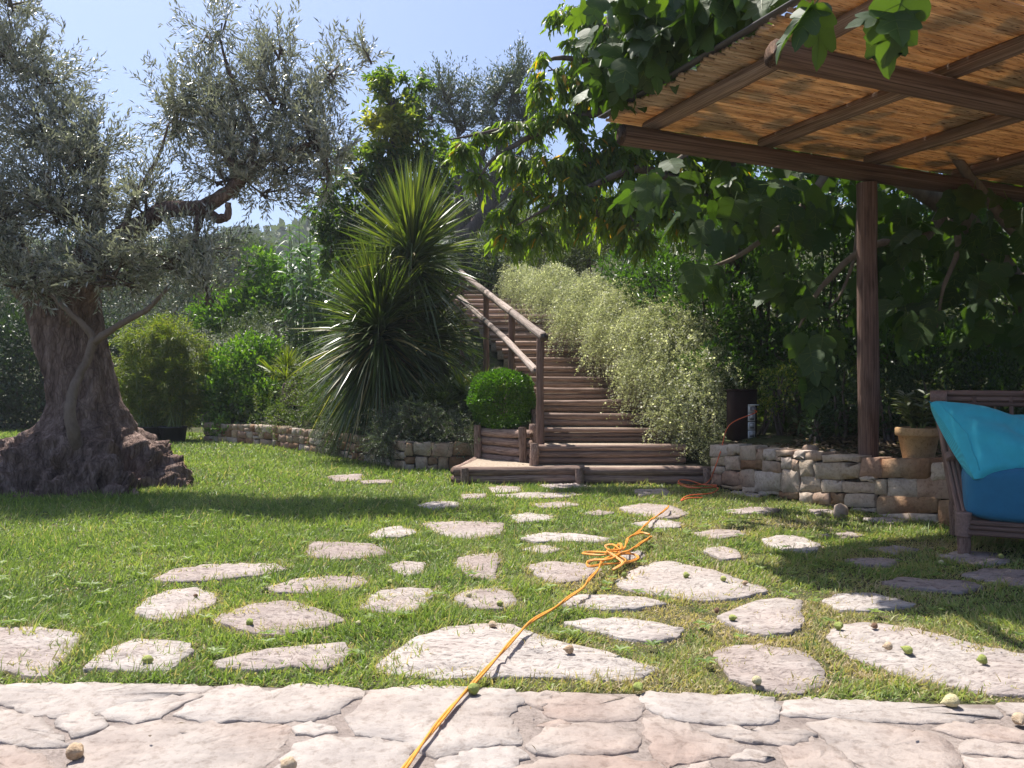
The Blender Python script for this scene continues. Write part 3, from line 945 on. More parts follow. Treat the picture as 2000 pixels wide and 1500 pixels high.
grm = MB()
grass_zone(2.15, 3.2, 16500, 3, 0.054, 0.0042, grm, half=.92)
grass_zone(3.2, 4.6, 9400, 3, 0.056, 0.0052, grm, half=.88)
grass_zone(4.6, 6.6, 5600, 2, 0.056, 0.0070, grm)
grass_zone(6.6, 9.5, 2700, 2, 0.056, 0.0105, grm)
grass_zone(9.5, 16.0, 1100, 2, 0.06, 0.016, grm, half=0.75)
# taller tufts, and small weeds pressed into the turf
nt_ = 620
tx, ty = R.uniform(-2.6, 2.6, nt_), 2.3 + 4.2 * R.random(nt_) ** 1.2
k = (ty < front(tx) - .05) & (np.abs(tx) < .8 * ty) & (ty > np.interp(tx, edge_x, edge_y) + .03)
for poly in STEP_XY + [LAND]:
    k &= ~inside(np.column_stack([tx, ty]), poly)
tx, ty = tx[k], ty[k]
bl = 11
P = np.column_stack([np.repeat(tx, bl), np.repeat(ty, bl), np.full(len(tx) * bl, -.008)])
P[:, :2] += R.normal(size=(len(P), 2)) * .014
D = np.column_stack([R.normal(size=(len(P), 2)) * .55, np.ones(len(P))])
strips(grm, P, D, R.uniform(.05, .105, len(P)), .005, R.uniform(.3, 1.1, len(P)), 3, np.repeat(R.uniform(.05, .55, len(tx)), bl) + R.normal(size=len(P)) * .06, roll=.6, taper=1.6)
nw = 260
wx, wy = R.uniform(-2.4, 2.2, nw), 2.35 + 3.0 * R.random(nw) ** 1.3
k = np.abs(wx) < .75 * wy
for poly in STEP_XY:
    k &= ~inside(np.column_stack([wx, wy]), poly)
wx, wy = wx[k], wy[k]
az = R.random((len(wx), 7)) * .4 + np.arange(7) * .9
P = np.column_stack([np.repeat(wx, 7), np.repeat(wy, 7), np.full(len(wx) * 7, .016)])
leaves(grm, P, np.column_stack([np.cos(az).ravel(), np.sin(az).ravel(), R.uniform(.15, .5, az.size)]), np.tile((0, 0, 1.), (az.size, 1)), R.uniform(.018, .042, az.size), R.uniform(.010, .018, az.size), R.uniform(.05, .4, az.size), BROAD)
tag(grm.build('grass', M['grass']), 'short green lawn grass growing up between the flagstones', kind='stuff')

# ------------------------------------------------------------------ dry stone walls
def wall_stone(parent, mat, o, U, N, poly, depth=0.12, proud=0.011):
    """poly: (u, v) outline on the wall face; o: the face's origin."""
    p = np.asarray(poly, float)
    c = p.mean(0)
    q = smooth_poly(p) + R.normal(size=(2 * len(p), 2)) * 0.004
    n = len(q)
    Z = np.array([0, 0, 1.0])
    w = lambda pts, d: o + pts[:, :1] * U + pts[:, 1:] * Z + d * N
    bul = proud * R.uniform(0.6, 1.4)
    V = np.concatenate([w(q, -depth), w(q, 0.0 + R.random() * 0.008), w(c + (q - c) * 0.955, bul) + R.normal(size=(n, 3)) * 0.001, w(c[None], bul * 1.05)])
    j = np.arange(n)
    k = (j + 1) % n
    mb = MB()
    mb.add(V, np.concatenate([np.stack([i * n + j, i * n + k, (i + 1) * n + k, (i + 1) * n + j], 1) for i in range(2)]))
    mb.f.append(np.stack([2 * n + j, 2 * n + k, np.full(n, 3 * n)], 1)); mb.r.append(np.zeros(n)); mb.m.append(np.zeros(n, int))
    return mb.build('stone', mat, parent, loc=tuple((o + c[0] * U + c[1] * Z)))


def core(mb, p, q, h, t, N):
    """Mortar body of a wall behind its face stones."""
    p3, q3, N3 = np.array([*p, 0.]), np.array([*q, 0.]), N
    Z = np.array([0, 0, 1.0])
    a, b = p3 - N3 * 0.02, q3 - N3 * 0.02
    V = [a - Z * .1, b - Z * .1, b + Z * h, a + Z * h]
    V += [v - N3 * t for v in V]
    mb.add(V, [(0, 1, 2, 3), (7, 6, 5, 4), (3, 2, 6, 7), (0, 3, 7, 4), (1, 5, 6, 2)])


def face_of(p, q):
    U = np.array([*(q - p), 0.0])
    Ln = np.linalg.norm(U)
    U /= Ln
    N = np.array([U[1], -U[0], 0])
    mid = np.array([*(p + q) / 2, 0])
    if np.dot(N, -mid) < 0:
        N = -N
    return U, N, Ln


def courses(parent, mats, p, q, hs, wr, vbase=-0.02):
    U, N, Ln = face_of(p, q)
    o = np.array([*p, 0.0])
    v = vbase
    for ci, h in enumerate(hs):
        u = 0.0
        while u < Ln - 0.03:
            w = min(R.uniform(*wr), Ln - u)
            if Ln - u - w < 0.07: w = Ln - u
            j = lambda: R.normal() * 0.008
            g = 0.006
            pl = [(u + g + j(), v + g + j()), (u + w - g + j(), v + g + j()), (u + w - g + j(), v + h - g + j()), (u + w / 2, v + h - g + j()), (u + g + j(), v + h - g + j())]
            if h > 0.085 and w > 0.2 and R.random() < 0.3:
                t = R.uniform(.42, .58)
                um = u + w * R.uniform(.4, .6)
                wall_stone(parent, mats[int(R.random() * len(mats))], o, U, N, [(u + g, v + g), (um - g, v + g), (um - g + j(), v + h - g), (u + g, v + h - g)])
                wall_stone(parent, mats[int(R.random() * len(mats))], o, U, N, [(um + g, v + g), (u + w - g, v + g), (u + w - g, v + h * t - g), (um + g, v + h * t - g + j())])
                wall_stone(parent, mats[int(R.random() * len(mats))], o, U, N, [(um + g, v + h * t + g), (u + w - g, v + h * t + g), (u + w - g, v + h - g), (um + g, v + h - g + j())])
            else:
                wall_stone(parent, mats[int(R.random() * len(mats))], o, U, N, pl)
            u += w
        v += h


cm = MB()
for i in range(len(WALL_L) - 1):
    U, N, Ln = face_of(WALL_L[i], WALL_L[i + 1])
    core(cm, WALL_L[i], WALL_L[i + 1], 0.265, 0.22, N)
wl = cm.build('stone_wall', M['joint'])
tag(wl, 'low curved reddish dry stone wall along the far lawn edge, overgrown with rosemary', 'wall', 'low dry stone walls of the garden')
for i in range(len(WALL_L) - 1):
    d = WALL_L[i][1]
    hs = [0.15, 0.14] if i == 0 else [0.10, 0.10, 0.095]
    courses(wl, [M['redstone'], M['redstone'], M['wallstone']], WALL_L[i], WALL_L[i + 1], hs, (0.13, 0.32) if i else (0.18, 0.34))

cm = MB()
U, N, Ln = face_of(WA, WB)
core(cm, WA, WB, 0.335, 0.30, N)
U2, N2, Ln2 = face_of(WB, WC)
core(cm, WB, WC, 0.335, 0.30, N2)
wr = cm.build('stone_wall', M['joint'])
tag(wr, 'low grey-buff stone retaining wall behind the rattan sofa, under the pergola post', 'wall', 'low dry stone walls of the garden')
RW = [(250, 625, 350, 690), (350, 622, 420, 680), (420, 630, 508, 710), (510, 645, 552, 712), (553, 646, 618, 712), (621, 655, 720, 690), (722, 660, 780, 705),
      (783, 668, 875, 712), (877, 680, 1088, 720), (258, 694, 335, 742), (338, 686, 420, 765), (423, 712, 545, 762), (546, 716, 650, 785), (621, 692, 650, 714),
      (653, 692, 711, 760), (713, 708, 750, 765), (752, 712, 830, 800), (835, 722, 1092, 818), (1092, 698, 1207, 806), (1211, 702, 1478, 808), (1484, 730, 1612, 822),
      (256, 745, 335, 782), (258, 785, 315, 850), (318, 770, 418, 850), (421, 765, 500, 862), (502, 772, 648, 880), (652, 765, 752, 893), (756, 804, 868, 885),
      (872, 822, 990, 890), (990, 832, 1168, 892), (1094, 805, 1172, 828), (1172, 818, 1235, 905), (1240, 810, 1406, 918), (1409, 812, 1620, 930),
      (520, 868, 640, 905), (640, 888, 745, 925), (752, 890, 828, 950), (830, 892, 920, 955), (925, 895, 998, 955), (1001, 898, 1175, 973), (1181, 912, 1524, 1008),
      (1528, 936, 1660, 1085), (1040, 978, 1180, 1002), (1184, 1012, 1524, 1062), (430, 862, 518, 890), (320, 852, 428, 870)]
o3 = np.array([*WA, 0.0])


def on_wall(px, py):
    d = np.array([(px - 1000) / F, 1.0, -(py - 750) / F])
    t = np.dot(o3 - np.array([0, 0, EYE]), N) / np.dot(d, N)
    P = np.array([0, 0, EYE]) + d * t
    return np.dot(P - o3, U), P[2]


for x0, y0, x1, y1 in RW:
    q = []
    g = -0.5
    mx = (x0 + x1) / 2
    for x, y in ((x0 + g, y1 - g), (mx, y1 - g), (x1 - g, y1 - g), (x1 - g, (y0 + y1) / 2), (x1 - g, y0 + g), (mx, y0 + g), (x0 + g, y0 + g), (x0 + g, (y0 + y1) / 2)):
        q.append(on_wall(1300 + (x + R.normal() * 2.2) * .35, 650 + (y + R.normal() * 2.2) * .35))
    wall_stone(wr, M['wallstone'] if R.random() < .86 else M['redstone'], o3, U, N, q, 0.12, 0.012)
courses(wr, [M['wallstone']], WB + np.array([0.10, -0.01]), WC, [0.12, 0.12, 0.115], (0.16, 0.4))
# flat coping stones along the inner top of the wall
for k in range(9):
    u = 0.12 + k * 0.24 + R.normal() * 0.03
    c = o3 + U * u - N * (0.17 + R.normal() * 0.02)
    slab('stone', [(c[0] + 0.12 * math.cos(t) * R.uniform(.8, 1.1), c[1] + 0.09 * math.sin(t) * R.uniform(.8, 1.1)) for t in np.arange(7) * .898], 0.325, 0.352 + R.random() * .008, M['wallstone'], wr, 0.06, 0.004, 0.003)

# ------------------------------------------------------------------ round timber
def log_mesh(name, sides=10, segs=8, wob=0.05, bend=0.12):
    mb = MB()
    t = np.linspace(0, 1, segs + 1)
    ph = R.random(4) * 6
    pts = np.column_stack([t, bend * np.sin(t * 5 + ph[0]), bend * np.sin(t * 4 + ph[1])])
    rad = 1 + wob * np.sin(t * 9 + ph[2]) + 0.05 * (0.5 - t)
    mb.tube(pts, rad, sides, wob=wob * 0.5, axis=(1, 0, 0))
    return mb


LOGS = {}


def log(name, p, q, r, mat, parent, label=None, flat=1.0):
    key = mat.name
    if key not in LOGS:
        LOGS[key] = [log_mesh('log').mesh('log', mat, smooth=True) for _ in range(4)]
    p, q = np.asarray(p, float), np.asarray(q, float)
    o = bpy.data.objects.new(name, LOGS[key][int(R.random() * 4)])
    d = Vector(q - p)
    o.location = Vector(p)
    o.rotation_euler = d.to_track_quat('X', 'Z').to_euler()
    o.scale = (d.length, r, r * flat)
    COL.objects.link(o)
    if parent is not None:
        hang(o, parent)
    if label: o["label"] = label
    return o


# ------------------------------------------------------------------ log staircase
st = thing('log_staircase', (0.8, 6.9, 0), 'garden staircase of brown logs with earth treads climbing the slope to the left', 'staircase')
lp = [(-.47, 6.86), (1.70, 6.86), (1.70, 7.22), (.10, 7.30), (-.34, 7.92)]
mb = MB()
mb.ngon([(x, y, 0.128) for x, y in lp])
for i in range(5):
    a, b = lp[i], lp[(i + 1) % 5]
    mb.add([(a[0], a[1], -.05), (b[0], b[1], -.05), (b[0], b[1], .128), (a[0], a[1], .128)], [(0, 1, 2, 3)])
mb.build('landing', M['gravel'], st)
for zc in (0.035, 0.105):
    log('log', (-.50, 6.84, zc), (.62, 6.83, zc + .003), 0.040, M['log'], st)
    log('log', (.60, 6.84, zc), (1.72, 6.82, zc), 0.040, M['log'], st)
    log('log', (-.49, 6.86, zc), (-.34, 7.88, zc), 0.038, M['log'], st)
for x in (-.40, .57, 1.66):
    log('stake', (x, 6.77, -.05), (x, 6.77, .135), 0.036, M['log'], st)
zs, ds = [0.31], [7.14]
for n in range(2, 21):
    zs.append(0.31 + 0.125 * (n - 1))
    ds.append(7.14 + 0.41 * (n - 1))
for n, (z, D) in enumerate(zip(zs, ds)):
    x0 = float(stair_x(D)) + (0.02 if n else 0.0)
    x1 = x0 + (1.55 if n < 3 else 1.35)
    if n == 0:
        x1 = 1.55
    h = 0.17 if n == 0 else 0.125
    k = 3 if n < 2 else 2
    r = h / k / 2
    ry = -0.03 * n if n > 4 else 0
    for i in range(k):
        zc = z - r - i * 2 * r
        log('log', (x0 + R.normal() * .01, D + R.normal() * .004, zc), (x1, D + ry * 0 + R.normal() * .006, zc), r * 1.03, M['log'], st)
    dn = ds[n + 1] if n + 1 < len(ds) else D + .41
    mb = MB()
    mb.box(((x0 + x1) / 2, (D + dn) / 2 + .01, z - .13), (x1 - x0 - .02, dn - D, .23))
    mb.build('tread', M['gravel'], st)
    if n == 0:
        log('stake', (x0 - .005, D - .07, .1), (x0 - .005, D - .07, .325), 0.042, M['log'], st)
    if n == 1:
        log('stake', (x0 - .005, D - .065, .30), (x0 - .005, D - .065, .475), 0.042, M['log'], st)
    if n == 2:
        log('stake', (x0 + .03, D - .065, .44), (x0 + .03, D - .065, .60), 0.038, M['log'], st)

# low log panel left of the stairs
lw = thing('log_retaining_wall', (-.05, 7.6, 0), 'short retaining panel of stacked logs under the round boxwood', 'retaining wall')
a, b = np.array([-.33, 7.86, 0]), np.array([.17, 7.40, 0])
for i in range(5):
    zz = np.array([0, 0, 0.05 + i * 0.083])
    log('log', a + zz, b + zz, 0.042, M['log'], lw)
for p, h in ((a + (b - a) * .06, .45), (a + (b - a) * .93, .45)):
    log('stake', p + np.array([-.035, -.05, -.05]), p + np.array([-.035, -.05, h]), 0.038, M['log'], lw)

# handrail
rl = thing('log_railing', (.21, 7.26, .13), 'rustic two-rail handrail of weathered pale poles beside the log stairs', 'railing')
topp = [at(1060, 657, 7.22), at(1000, 610, 8.4), at(950, 572, 9.5), at(903, 535, 11.0), at(878, 510, 12.2)]
lowp = [at(1046, 724, 7.27), at(990, 665, 8.42), at(944, 624, 9.5), at(893, 576, 11.1)]
for i in range(4):
    dv = unit(topp[i + 1] - topp[i]) * .05
    log('top_rail', topp[i] - (dv if i == 0 else 0), topp[i + 1] + dv, 0.041, M['rail'], rl)
for i in range(3):
    dv = unit(lowp[i + 1] - lowp[i]) * .04
    log('lower_rail', lowp[i] - (dv * 0 if i == 0 else 0), lowp[i + 1] + dv, 0.034, M['rail'], rl)
for i, P in enumerate(topp[:4]):
    zb = 0.13 if i == 0 else float(hz(P[0], P[1])) - .2
    log('post', (P[0] - (.02 if i == 0 else .0), P[1] + .02, zb), (P[0] - (.02 if i == 0 else 0), P[1] + .02, P[2] - .02), 0.036, M['post'], rl)

# ------------------------------------------------------------------ pergola
A0 = np.array([0.656, 4.65, 0.0])
pa, pb = np.array([.9135, .4067, 0]), np.array([-.4067, .9135, 0])


def pg(a, b, z):
    return A0 + pa * a + pb * b + np.array([0, 0, z])


pr = thing('pergola', pg(1.933, 0, .34), 'rustic log pergola roofed with orange reed matting over the sofa', 'pergola')
for a_ in (1.933, 4.35):
    log('post', pg(a_, 0, .30), pg(a_, 0, 2.215), 0.068, M['post'], pr)
log('post', pg(4.35, -2.5, 0), pg(4.35, -2.5, 2.215), 0.068, M['post'], pr)
for b_ in (0, -1.24, -2.48):
    log('beam', pg(-.02, b_, 2.295), pg(4.7, b_ + .01, 2.30), 0.060, M['beam'], pr)
for a_ in (.235, 1.13, 2.06, 2.95, 3.85):
    log('rafter', pg(a_, .12, 2.412), pg(a_, -2.75, 2.412), 0.042, M['rafter'], pr)
# reeds: each one a piece
m, nt, p, out = newmat('reed')
oi = nt.nodes.new("ShaderNodeObjectInfo")
tc = nt.nodes.new("ShaderNodeTexCoord")
ad = nt.nodes.new("ShaderNodeVectorMath"); ad.operation = 'ADD'
cb = nt.nodes.new("ShaderNodeCombineXYZ")
ml = nt.nodes.new("ShaderNodeMath"); ml.operation = 'MULTIPLY'; ml.inputs[1].default_value = 57.0
nt.links.new(oi.outputs['Random'], ml.inputs[0])
nt.links.new(ml.outputs[0], cb.inputs[0])
nt.links.new(tc.outputs['Object'], ad.inputs[0])
nt.links.new(cb.outputs[0], ad.inputs[1])
n1 = noise_tex(nt, 1.0, 3, 0.5, vec=ad.outputs[0], stretch=(18, .35, .35))
n2 = noise_tex(nt, 1.0, 3, 0.6, vec=ad.outputs[0], stretch=(55, 1.4, 1.4))
r0 = ramp(nt, [(0.52, 0.38, 0.24), (0.64, 0.50, 0.34), (0.72, 0.60, 0.44)], [0, .5, 1])
nt.links.new(oi.outputs['Random'], r0.inputs[0])
r1 = ramp(nt, [(0.25, 0.16, 0.10), (1, 1, 1)], [0.36, 0.42])
nt.links.new(n2, r1.inputs[0])
r2 = ramp(nt, [(0.62, 0.52, 0.42), (1, 1, 1)], [0.3, 0.6])
nt.links.new(n1, r2.inputs[0])
c = mixc(nt, r0.outputs[0], r1.outputs[0], 1.0, 'MULTIPLY')
c = mixc(nt, c, r2.outputs[0], 1.0, 'MULTIPLY')
nt.links.new(c, p.inputs['Base Color'])
p.inputs['Roughness'].default_value = 0.5
t = nt.nodes.new("ShaderNodeBsdfTranslucent")
c2 = mixc(nt, c, (1.3, 1.12, 0.8), 1.0, 'MULTIPLY')
nt.links.new(c2, t.inputs[0])
mx = nt.nodes.new("ShaderNodeMixShader")
mx.inputs[0].default_value = 0.33
nt.links.new(p.outputs[0], mx.inputs[1])
nt.links.new(t.outputs[0], mx.inputs[2])
nt.links.new(mx.outputs[0], out.inputs[0])
M['reed'] = m
REEDS = []
for _ in range(5):
    mb = MB()
    tt = np.linspace(0, 1, 6)
    mb.tube(np.column_stack([tt, R.normal(size=6) * .14, R.normal(size=6) * .1]), 1 + R.normal(size=6) * .08, 6, caps=True, axis=(1, 0, 0))
    REEDS.append(mb.mesh('reed', m, smooth=True))
nr_ = 166
for i in range(nr_):
    b_ = 0.25 - i * 0.0178
    o = bpy.data.objects.new('reed', REEDS[i % 5])
    a0 = 0.03 + R.normal() * .018
    P = pg(a0, b_, 2.4665 + R.normal() * .0022)
    o.location = P
    rr = 0.0099 * R.uniform(.94, 1.06)
    flip = R.random() < .5
    Ln = 4.75 - a0
    if flip:
        o.location = pg(a0 + Ln, b_, 2.4665 + R.normal() * .0022)
    o.rotation_euler = Vector(pa * (-1 if flip else 1)).to_track_quat('X', 'Z').to_euler()
    o.scale = (Ln, rr, rr)
    COL.objects.link(o)
    hang(o, pr)
# dark edging of the matting
mb = MB()
mb.box(pg(0.02, -1.25, 2.494), (0.05, 3.1, 0.008), ax=np.array([pa, pb, (0, 0, 1)]))
mb.build('edge_strip', plain('edge_strip', (0.07, 0.065, 0.065), 0.8), pr)

# ------------------------------------------------------------------ ancient olive tree
ox, oy = -3.62, 6.78
ot = thing('olive_tree', (ox, oy, 0), 'ancient olive tree with massive gnarled root base on the left of the lawn', 'olive tree')
mb = MB()
NT, NZ = 132, 104
zz = np.concatenate([np.linspace(-0.06, 0.62, 66), np.linspace(0.64, 1.85, 38)])
th = np.arange(NT) / NT * 2 * math.pi
cxs = np.interp(zz, [0, .5, .9, 1.4, 1.85], [ox, ox - .01, ox - .05, ox - .18, ox - .30])
cys = np.interp(zz, [0, 1.85], [oy, oy + .1])
rs = np.interp(zz, [-.06, 0, .1, .2, .28, .35, .41, .47, .56, .7, .9, 1.4, 1.65, 1.85], [.94, .90, .845, .755, .68, .60, .50, .41, .335, .28, .27, .285, .29, .2])
rows = []
for i, z in enumerate(zz):
    fl = float(np.clip((0.50 - z) / 0.3, 0, 1))
    r = rs[i] * (1 + fl * (.13 * np.sin(5 * th + .6) + .09 * np.sin(9 * th + 2.1) + .05 * np.sin(15 * th + 1)) + (1 - fl) * (.06 * np.sin(3 * th + z * 2) + .035 * np.sin(8 * th + z * 1.5)))
    sq = 1 + 0.10 * fl * np.cos(th - 2.9)
    rows.append(np.column_stack([cxs[i] + np.cos(th) * r * sq, cys[i] + np.sin(th) * r * .92, np.full(NT, z)]))
V = np.concatenate(rows)
nrm = np.column_stack([np.tile(np.cos(th), NZ), np.tile(np.sin(th), NZ), np.repeat(np.clip((.5 - zz) * 4, 0, .8), NT)])
for i in range(len(V)):
    p = Vector(V[i])
    fl = min(1.0, max(0.0, (0.58 - p.z) / 0.3))
    ta = th[i % NT]
    pq = Vector((math.cos(ta) * 2.3, math.sin(ta) * 2.3, p.z * 2.6 + 1.2 * noise.noise(p * 2.5)))
    c1 = noise.voronoi(pq + Vector((3, 1, 5)))[0]
    k1 = (c1[1] - c1[0])
    d = fl * (0.17 * (0.42 - c1[0]) + 0.13 * min(k1, .4) + 0.13 * noise.turbulence(p * 6, 5, False) - .05)
    ps = Vector((p.x * 5, p.y * 5, p.z * 1.4))
    d += (1 - fl) * (0.05 * noise.noise(ps) + 0.025 * noise.noise(ps * 2.3))
    d += 0.012 * noise.noise(p * 22)
    V[i] += nrm[i] * d
# the hollow in the root base
hol = at(182, 868, 6.05)
dd = np.linalg.norm((V - hol) * np.array([1, .45, .62]), axis=1)
V[:, 1] += 0.20 * np.exp(-(dd / .075) ** 2)
V[:NT, 2] = -0.05
j = np.arange(NT); k = (j + 1) % NT
mb.add(V, np.concatenate([np.stack([i * NT + j, i * NT + k, (i + 1) * NT + k, (i + 1) * NT + j], 1) for i in range(NZ - 1)]))
mb.f.append((np.arange(NT) + (NZ - 1) * NT)[None, :]); mb.r.append(np.zeros(1)); mb.m.append(np.zeros(1, int))
mb.build('trunk', M['olive_bark'], ot, smooth=True)


def limb(parent, mat, pts, rad, name='branch', sides=9, wob=.06):
    pts = np.asarray(pts, float)
    n = len(pts)
    t = np.linspace(0, n - 1, (n - 1) * 4 + 1)
    P = np.column_stack([np.interp(t, range(n), pts[:, i]) for i in range(3)])
    for _ in range(2):
        P[1:-1] = (P[:-2] + P[1:-1] * 2 + P[2:]) / 4
    rr = np.interp(t, range(n), rad)
    P[1:-1] += R.normal(size=(len(P) - 2, 3)) * rr[1:-1, None] * .10
    m_ = MB()
    m_.tube(P, rr, sides, wob=wob)
    return m_.build(name, mat, parent, smooth=True)


limb(ot, M['olive_bark'], [(-3.95, 6.85, 1.45), (-4.25, 6.8, 1.95), (-4.45, 6.8, 2.5), (-4.55, 6.8, 3.0)], [.17, .13, .07, .015])
limb(ot, M['olive_bark'], [(-3.72, 6.8, 1.5), (-3.62, 6.95, 2.2), (-3.58, 7.0, 2.7), (-3.7, 6.9, 3.0)], [.14, .09, .04, .012])
limb(ot, M['olive_bark'], [(-3.72, 6.75, 1.35), (-3.52, 6.65, 1.75), (-3.15, 6.5, 2.08), at(330, 408, 6.45), at(395, 405, 6.4), at(450, 375, 6.4), at(482, 338, 6.4), at(530, 305, 6.4), at(575, 292, 6.4), at(640, 270, 6.4)],
     [.14, .11, .085, .068, .062, .056, .05, .038, .026, .012])
limb(ot, M['olive_bark'], [at(480, 345, 6.4), at(452, 320, 6.38), at(440, 300, 6.4), at(420, 285, 6.4)], [.05, .045, .035, .015])
limb(ot, M['olive_bark'], [at(475, 330, 6.4), at(500, 290, 6.45), at(490, 240, 6.5), at(450, 150, 6.5), at(425, 60, 6.5)], [.05, .035, .025, .015, .008])
limb(ot, M['olive_bark'], [at(385, 405, 6.42), at(425, 428, 6.4), at(446, 425, 6.38), at(446, 395, 6.36)], [.05, .04, .03, .022])
limb(ot, M['olive_bark'], [at(392, 410, 6.42), at(385, 450, 6.4), at(375, 500, 6.35)], [.04, .028, .015])
limb(ot, M['olive_bark'], [(-3.55, 6.65, 1.7), at(230, 480, 6.4), at(260, 390, 6.45), at(310, 310, 6.5), at(330, 240, 6.5)], [.05, .035, .022, .014, .006])
limb(ot, M['young_bark'], [at(160, 905, 6.5), at(143, 850, 6.30), at(134, 805, 6.27), at(146, 748, 6.36), at(172, 700, 6.42), at(184, 660, 6.42)], [.055, .05, .044, .035, .032, .036], sides=10, wob=.03)
limb(ot, M['young_bark'], [at(186, 668, 6.42), at(165, 635, 6.38), at(128, 605, 6.33), at(100, 575, 6.3)], [.032, .026, .022, .014], sides=10, wob=.03)
limb(ot, M['young_bark'], [at(184, 668, 6.42), at(215, 645, 6.36), at(255, 622, 6.3), at(290, 605, 6.25), at(330, 560, 6.2)], [.032, .027, .024, .02, .012], sides=10, wob=.03)
OLIVE_BLOBS = pxblobs([
    (20, 90, 6.8, 80, 90, .5), (-90, 250, 6.8, 120, 150, .6), (90, 240, 6.8, 100, 105, .5), (0, 420, 6.6, 120, 110, .6), (140, 390, 6.6, 120, 110, .6),
    (170, 290, 6.7, 80, 80, .5), (50, 540, 6.4, 110, 62, .5), (220, 520, 6.3, 110, 66, .5), (345, 500, 6.3, 80, 66, .4), (408, 570, 6.2, 34, 52, .25), (290, 400, 6.5, 80, 70, .4),
    (345, 225, 6.6, 52, 75, .4), (430, 190, 6.6, 85, 95, .45), (540, 190, 6.6, 95, 85, .45), (610, 250, 6.5, 78, 88, .4), (550, 320, 6.4, 70, 50, .4), (460, 280, 6.5, 90, 70, .45),
    (640, 330, 6.4, 44, 44, .3), (405, 60, 6.6, 26, 52, .2), (438, 30, 6.6, 20, 50, .15), (545, 95, 6.6, 40, 42, .25), (640, 140, 6.5, 46, 40, .25), (725, 110, 6.5, 26, 30, .15),
    (20, 0, 6.8, 40, 50, .3), (-150, 450, 6.6, 100, 150, .6), (400, 480, 6.3, 60, 40, .3), (440, 350, 6.35, 60, 36, .3), (520, 370, 6.4, 56, 34, .3), (80, 140, 6.8, 60, 60, .35)])
lf, wd = MB(), MB()
crown(lf, wd, OLIVE_BLOBS, 80, 7, 15, .058, .0135, .24, up=.45, ang=.62, hub=None, wood_r=.011, shell=.5)
lf.build('crown', M['olive'], ot)
tag(wd.build('twigs', M['twig'], ot), kind='stuff')
# low tufts of grass-free chips are left to the soil

# ------------------------------------------------------------------ second olive, on the slope above the stairs
fo = thing('olive_tree', at(915, 492, 16), 'thin multi-stemmed olive tree on the slope above the top of the stairs', 'olive tree')
fz = at(915, 520, 16)
limb(fo, M['twig'], [fz, at(908, 470, 16), at(925, 440, 16), at(950, 410, 16), at(965, 370, 16), at(972, 300, 16), at(990, 240, 16), at(1000, 180, 16)], [.19, .16, .13, .12, .10, .07, .05, .02], 'trunk')
limb(fo, M['twig'], [at(908, 480, 16), at(896, 440, 16.1), at(900, 400, 16.1), at(890, 340, 16), at(900, 280, 16), at(880, 210, 16)], [.13, .10, .09, .06, .04, .015])
limb(fo, M['twig'], [at(948, 412, 16), at(935, 365, 16), at(932, 330, 16), at(945, 290, 16), at(975, 262, 16)], [.09, .085, .07, .05, .02])
limb(fo, M['twig'], [at(955, 405, 16), at(985, 385, 16), at(1000, 360, 16), at(1030, 320, 16)], [.07, .05, .035, .015])
lf, wd = MB(), MB()
crown(lf, wd, pxblobs([(875, 185, 16, 45, 52), (840, 220, 16, 30, 40), (905, 240, 16, 45, 45), (960, 185, 16, 45, 52), (1010, 170, 16, 45, 62), (1040, 230, 16, 40, 50), (985, 250, 16, 55, 40),
                       (880, 330, 16.3, 50, 45), (960, 350, 16.4, 60, 60), (1030, 340, 16.4, 60, 70), (930, 430, 16.5, 60, 40), (870, 420, 16.6, 50, 50)]),
      55, 6, 12, .085, .024, .42, up=.75, ang=.6, wood_r=.02, shell=.5)
lf.build('crown', M['olive_far'], fo)
tag(wd.build('twigs', M['twig'], fo), kind='stuff')

# ------------------------------------------------------------------ leafy tree with yellowing top behind the spiky plant
yt = thing('leafy_tree', at(790, 600, 12.4), 'bushy broadleaf tree with yellow-green top behind the spiky cordyline', 'tree')
limb(yt, M['twig'], [at(790, 640, 12.4), at(785, 500, 12.4), at(775, 380, 12.4), at(765, 280, 12.4), at(770, 190, 12.4)], [.10, .08, .06, .04, .015], 'trunk')
limb(yt, M['twig'], [at(783, 480, 12.4), at(730, 400, 12.3), at(690, 330, 12.3)], [.05, .035, .015])
limb(yt, M['twig'], [at(780, 430, 12.4), at(830, 350, 12.4), at(850, 290, 12.4)], [.05, .035, .015])
lf, wd = MB(), MB()
ytop = at(770, 245, 12.4)
crown(lf, wd, pxblobs([(770, 195, 12.4, 50, 45), (745, 160, 12.4, 24, 26), (800, 170, 12.5, 20, 22), (750, 265, 12.4, 62, 62), (815, 260, 12.4, 48, 60), (700, 330, 12.3, 46, 58), (850, 320, 12.5, 42, 50), (760, 350, 12.4, 70, 60),
                       (690, 420, 12.3, 50, 55), (640, 400, 12.5, 34, 60), (860, 390, 12.6, 38, 50), (720, 480, 12.5, 60, 50), (650, 480, 12.6, 40, 40), (800, 430, 12.6, 60, 50)]),
      46, 6, 9, .11, .048, .24, up=.25, droop=.35, ang=.8, tmpl=BROAD, wood_r=.014, shell=.4,
      rb=lambda P: .30 + .62 * 1.1 * np.exp(-(((P[:, 0] - ytop[0] + .15) / .6) ** 2 + ((P[:, 2] - ytop[2]) / .5) ** 2)))
lf.build('crown', M['bushy'], yt)
tag(wd.build('twigs', M['twig'], yt), kind='stuff')

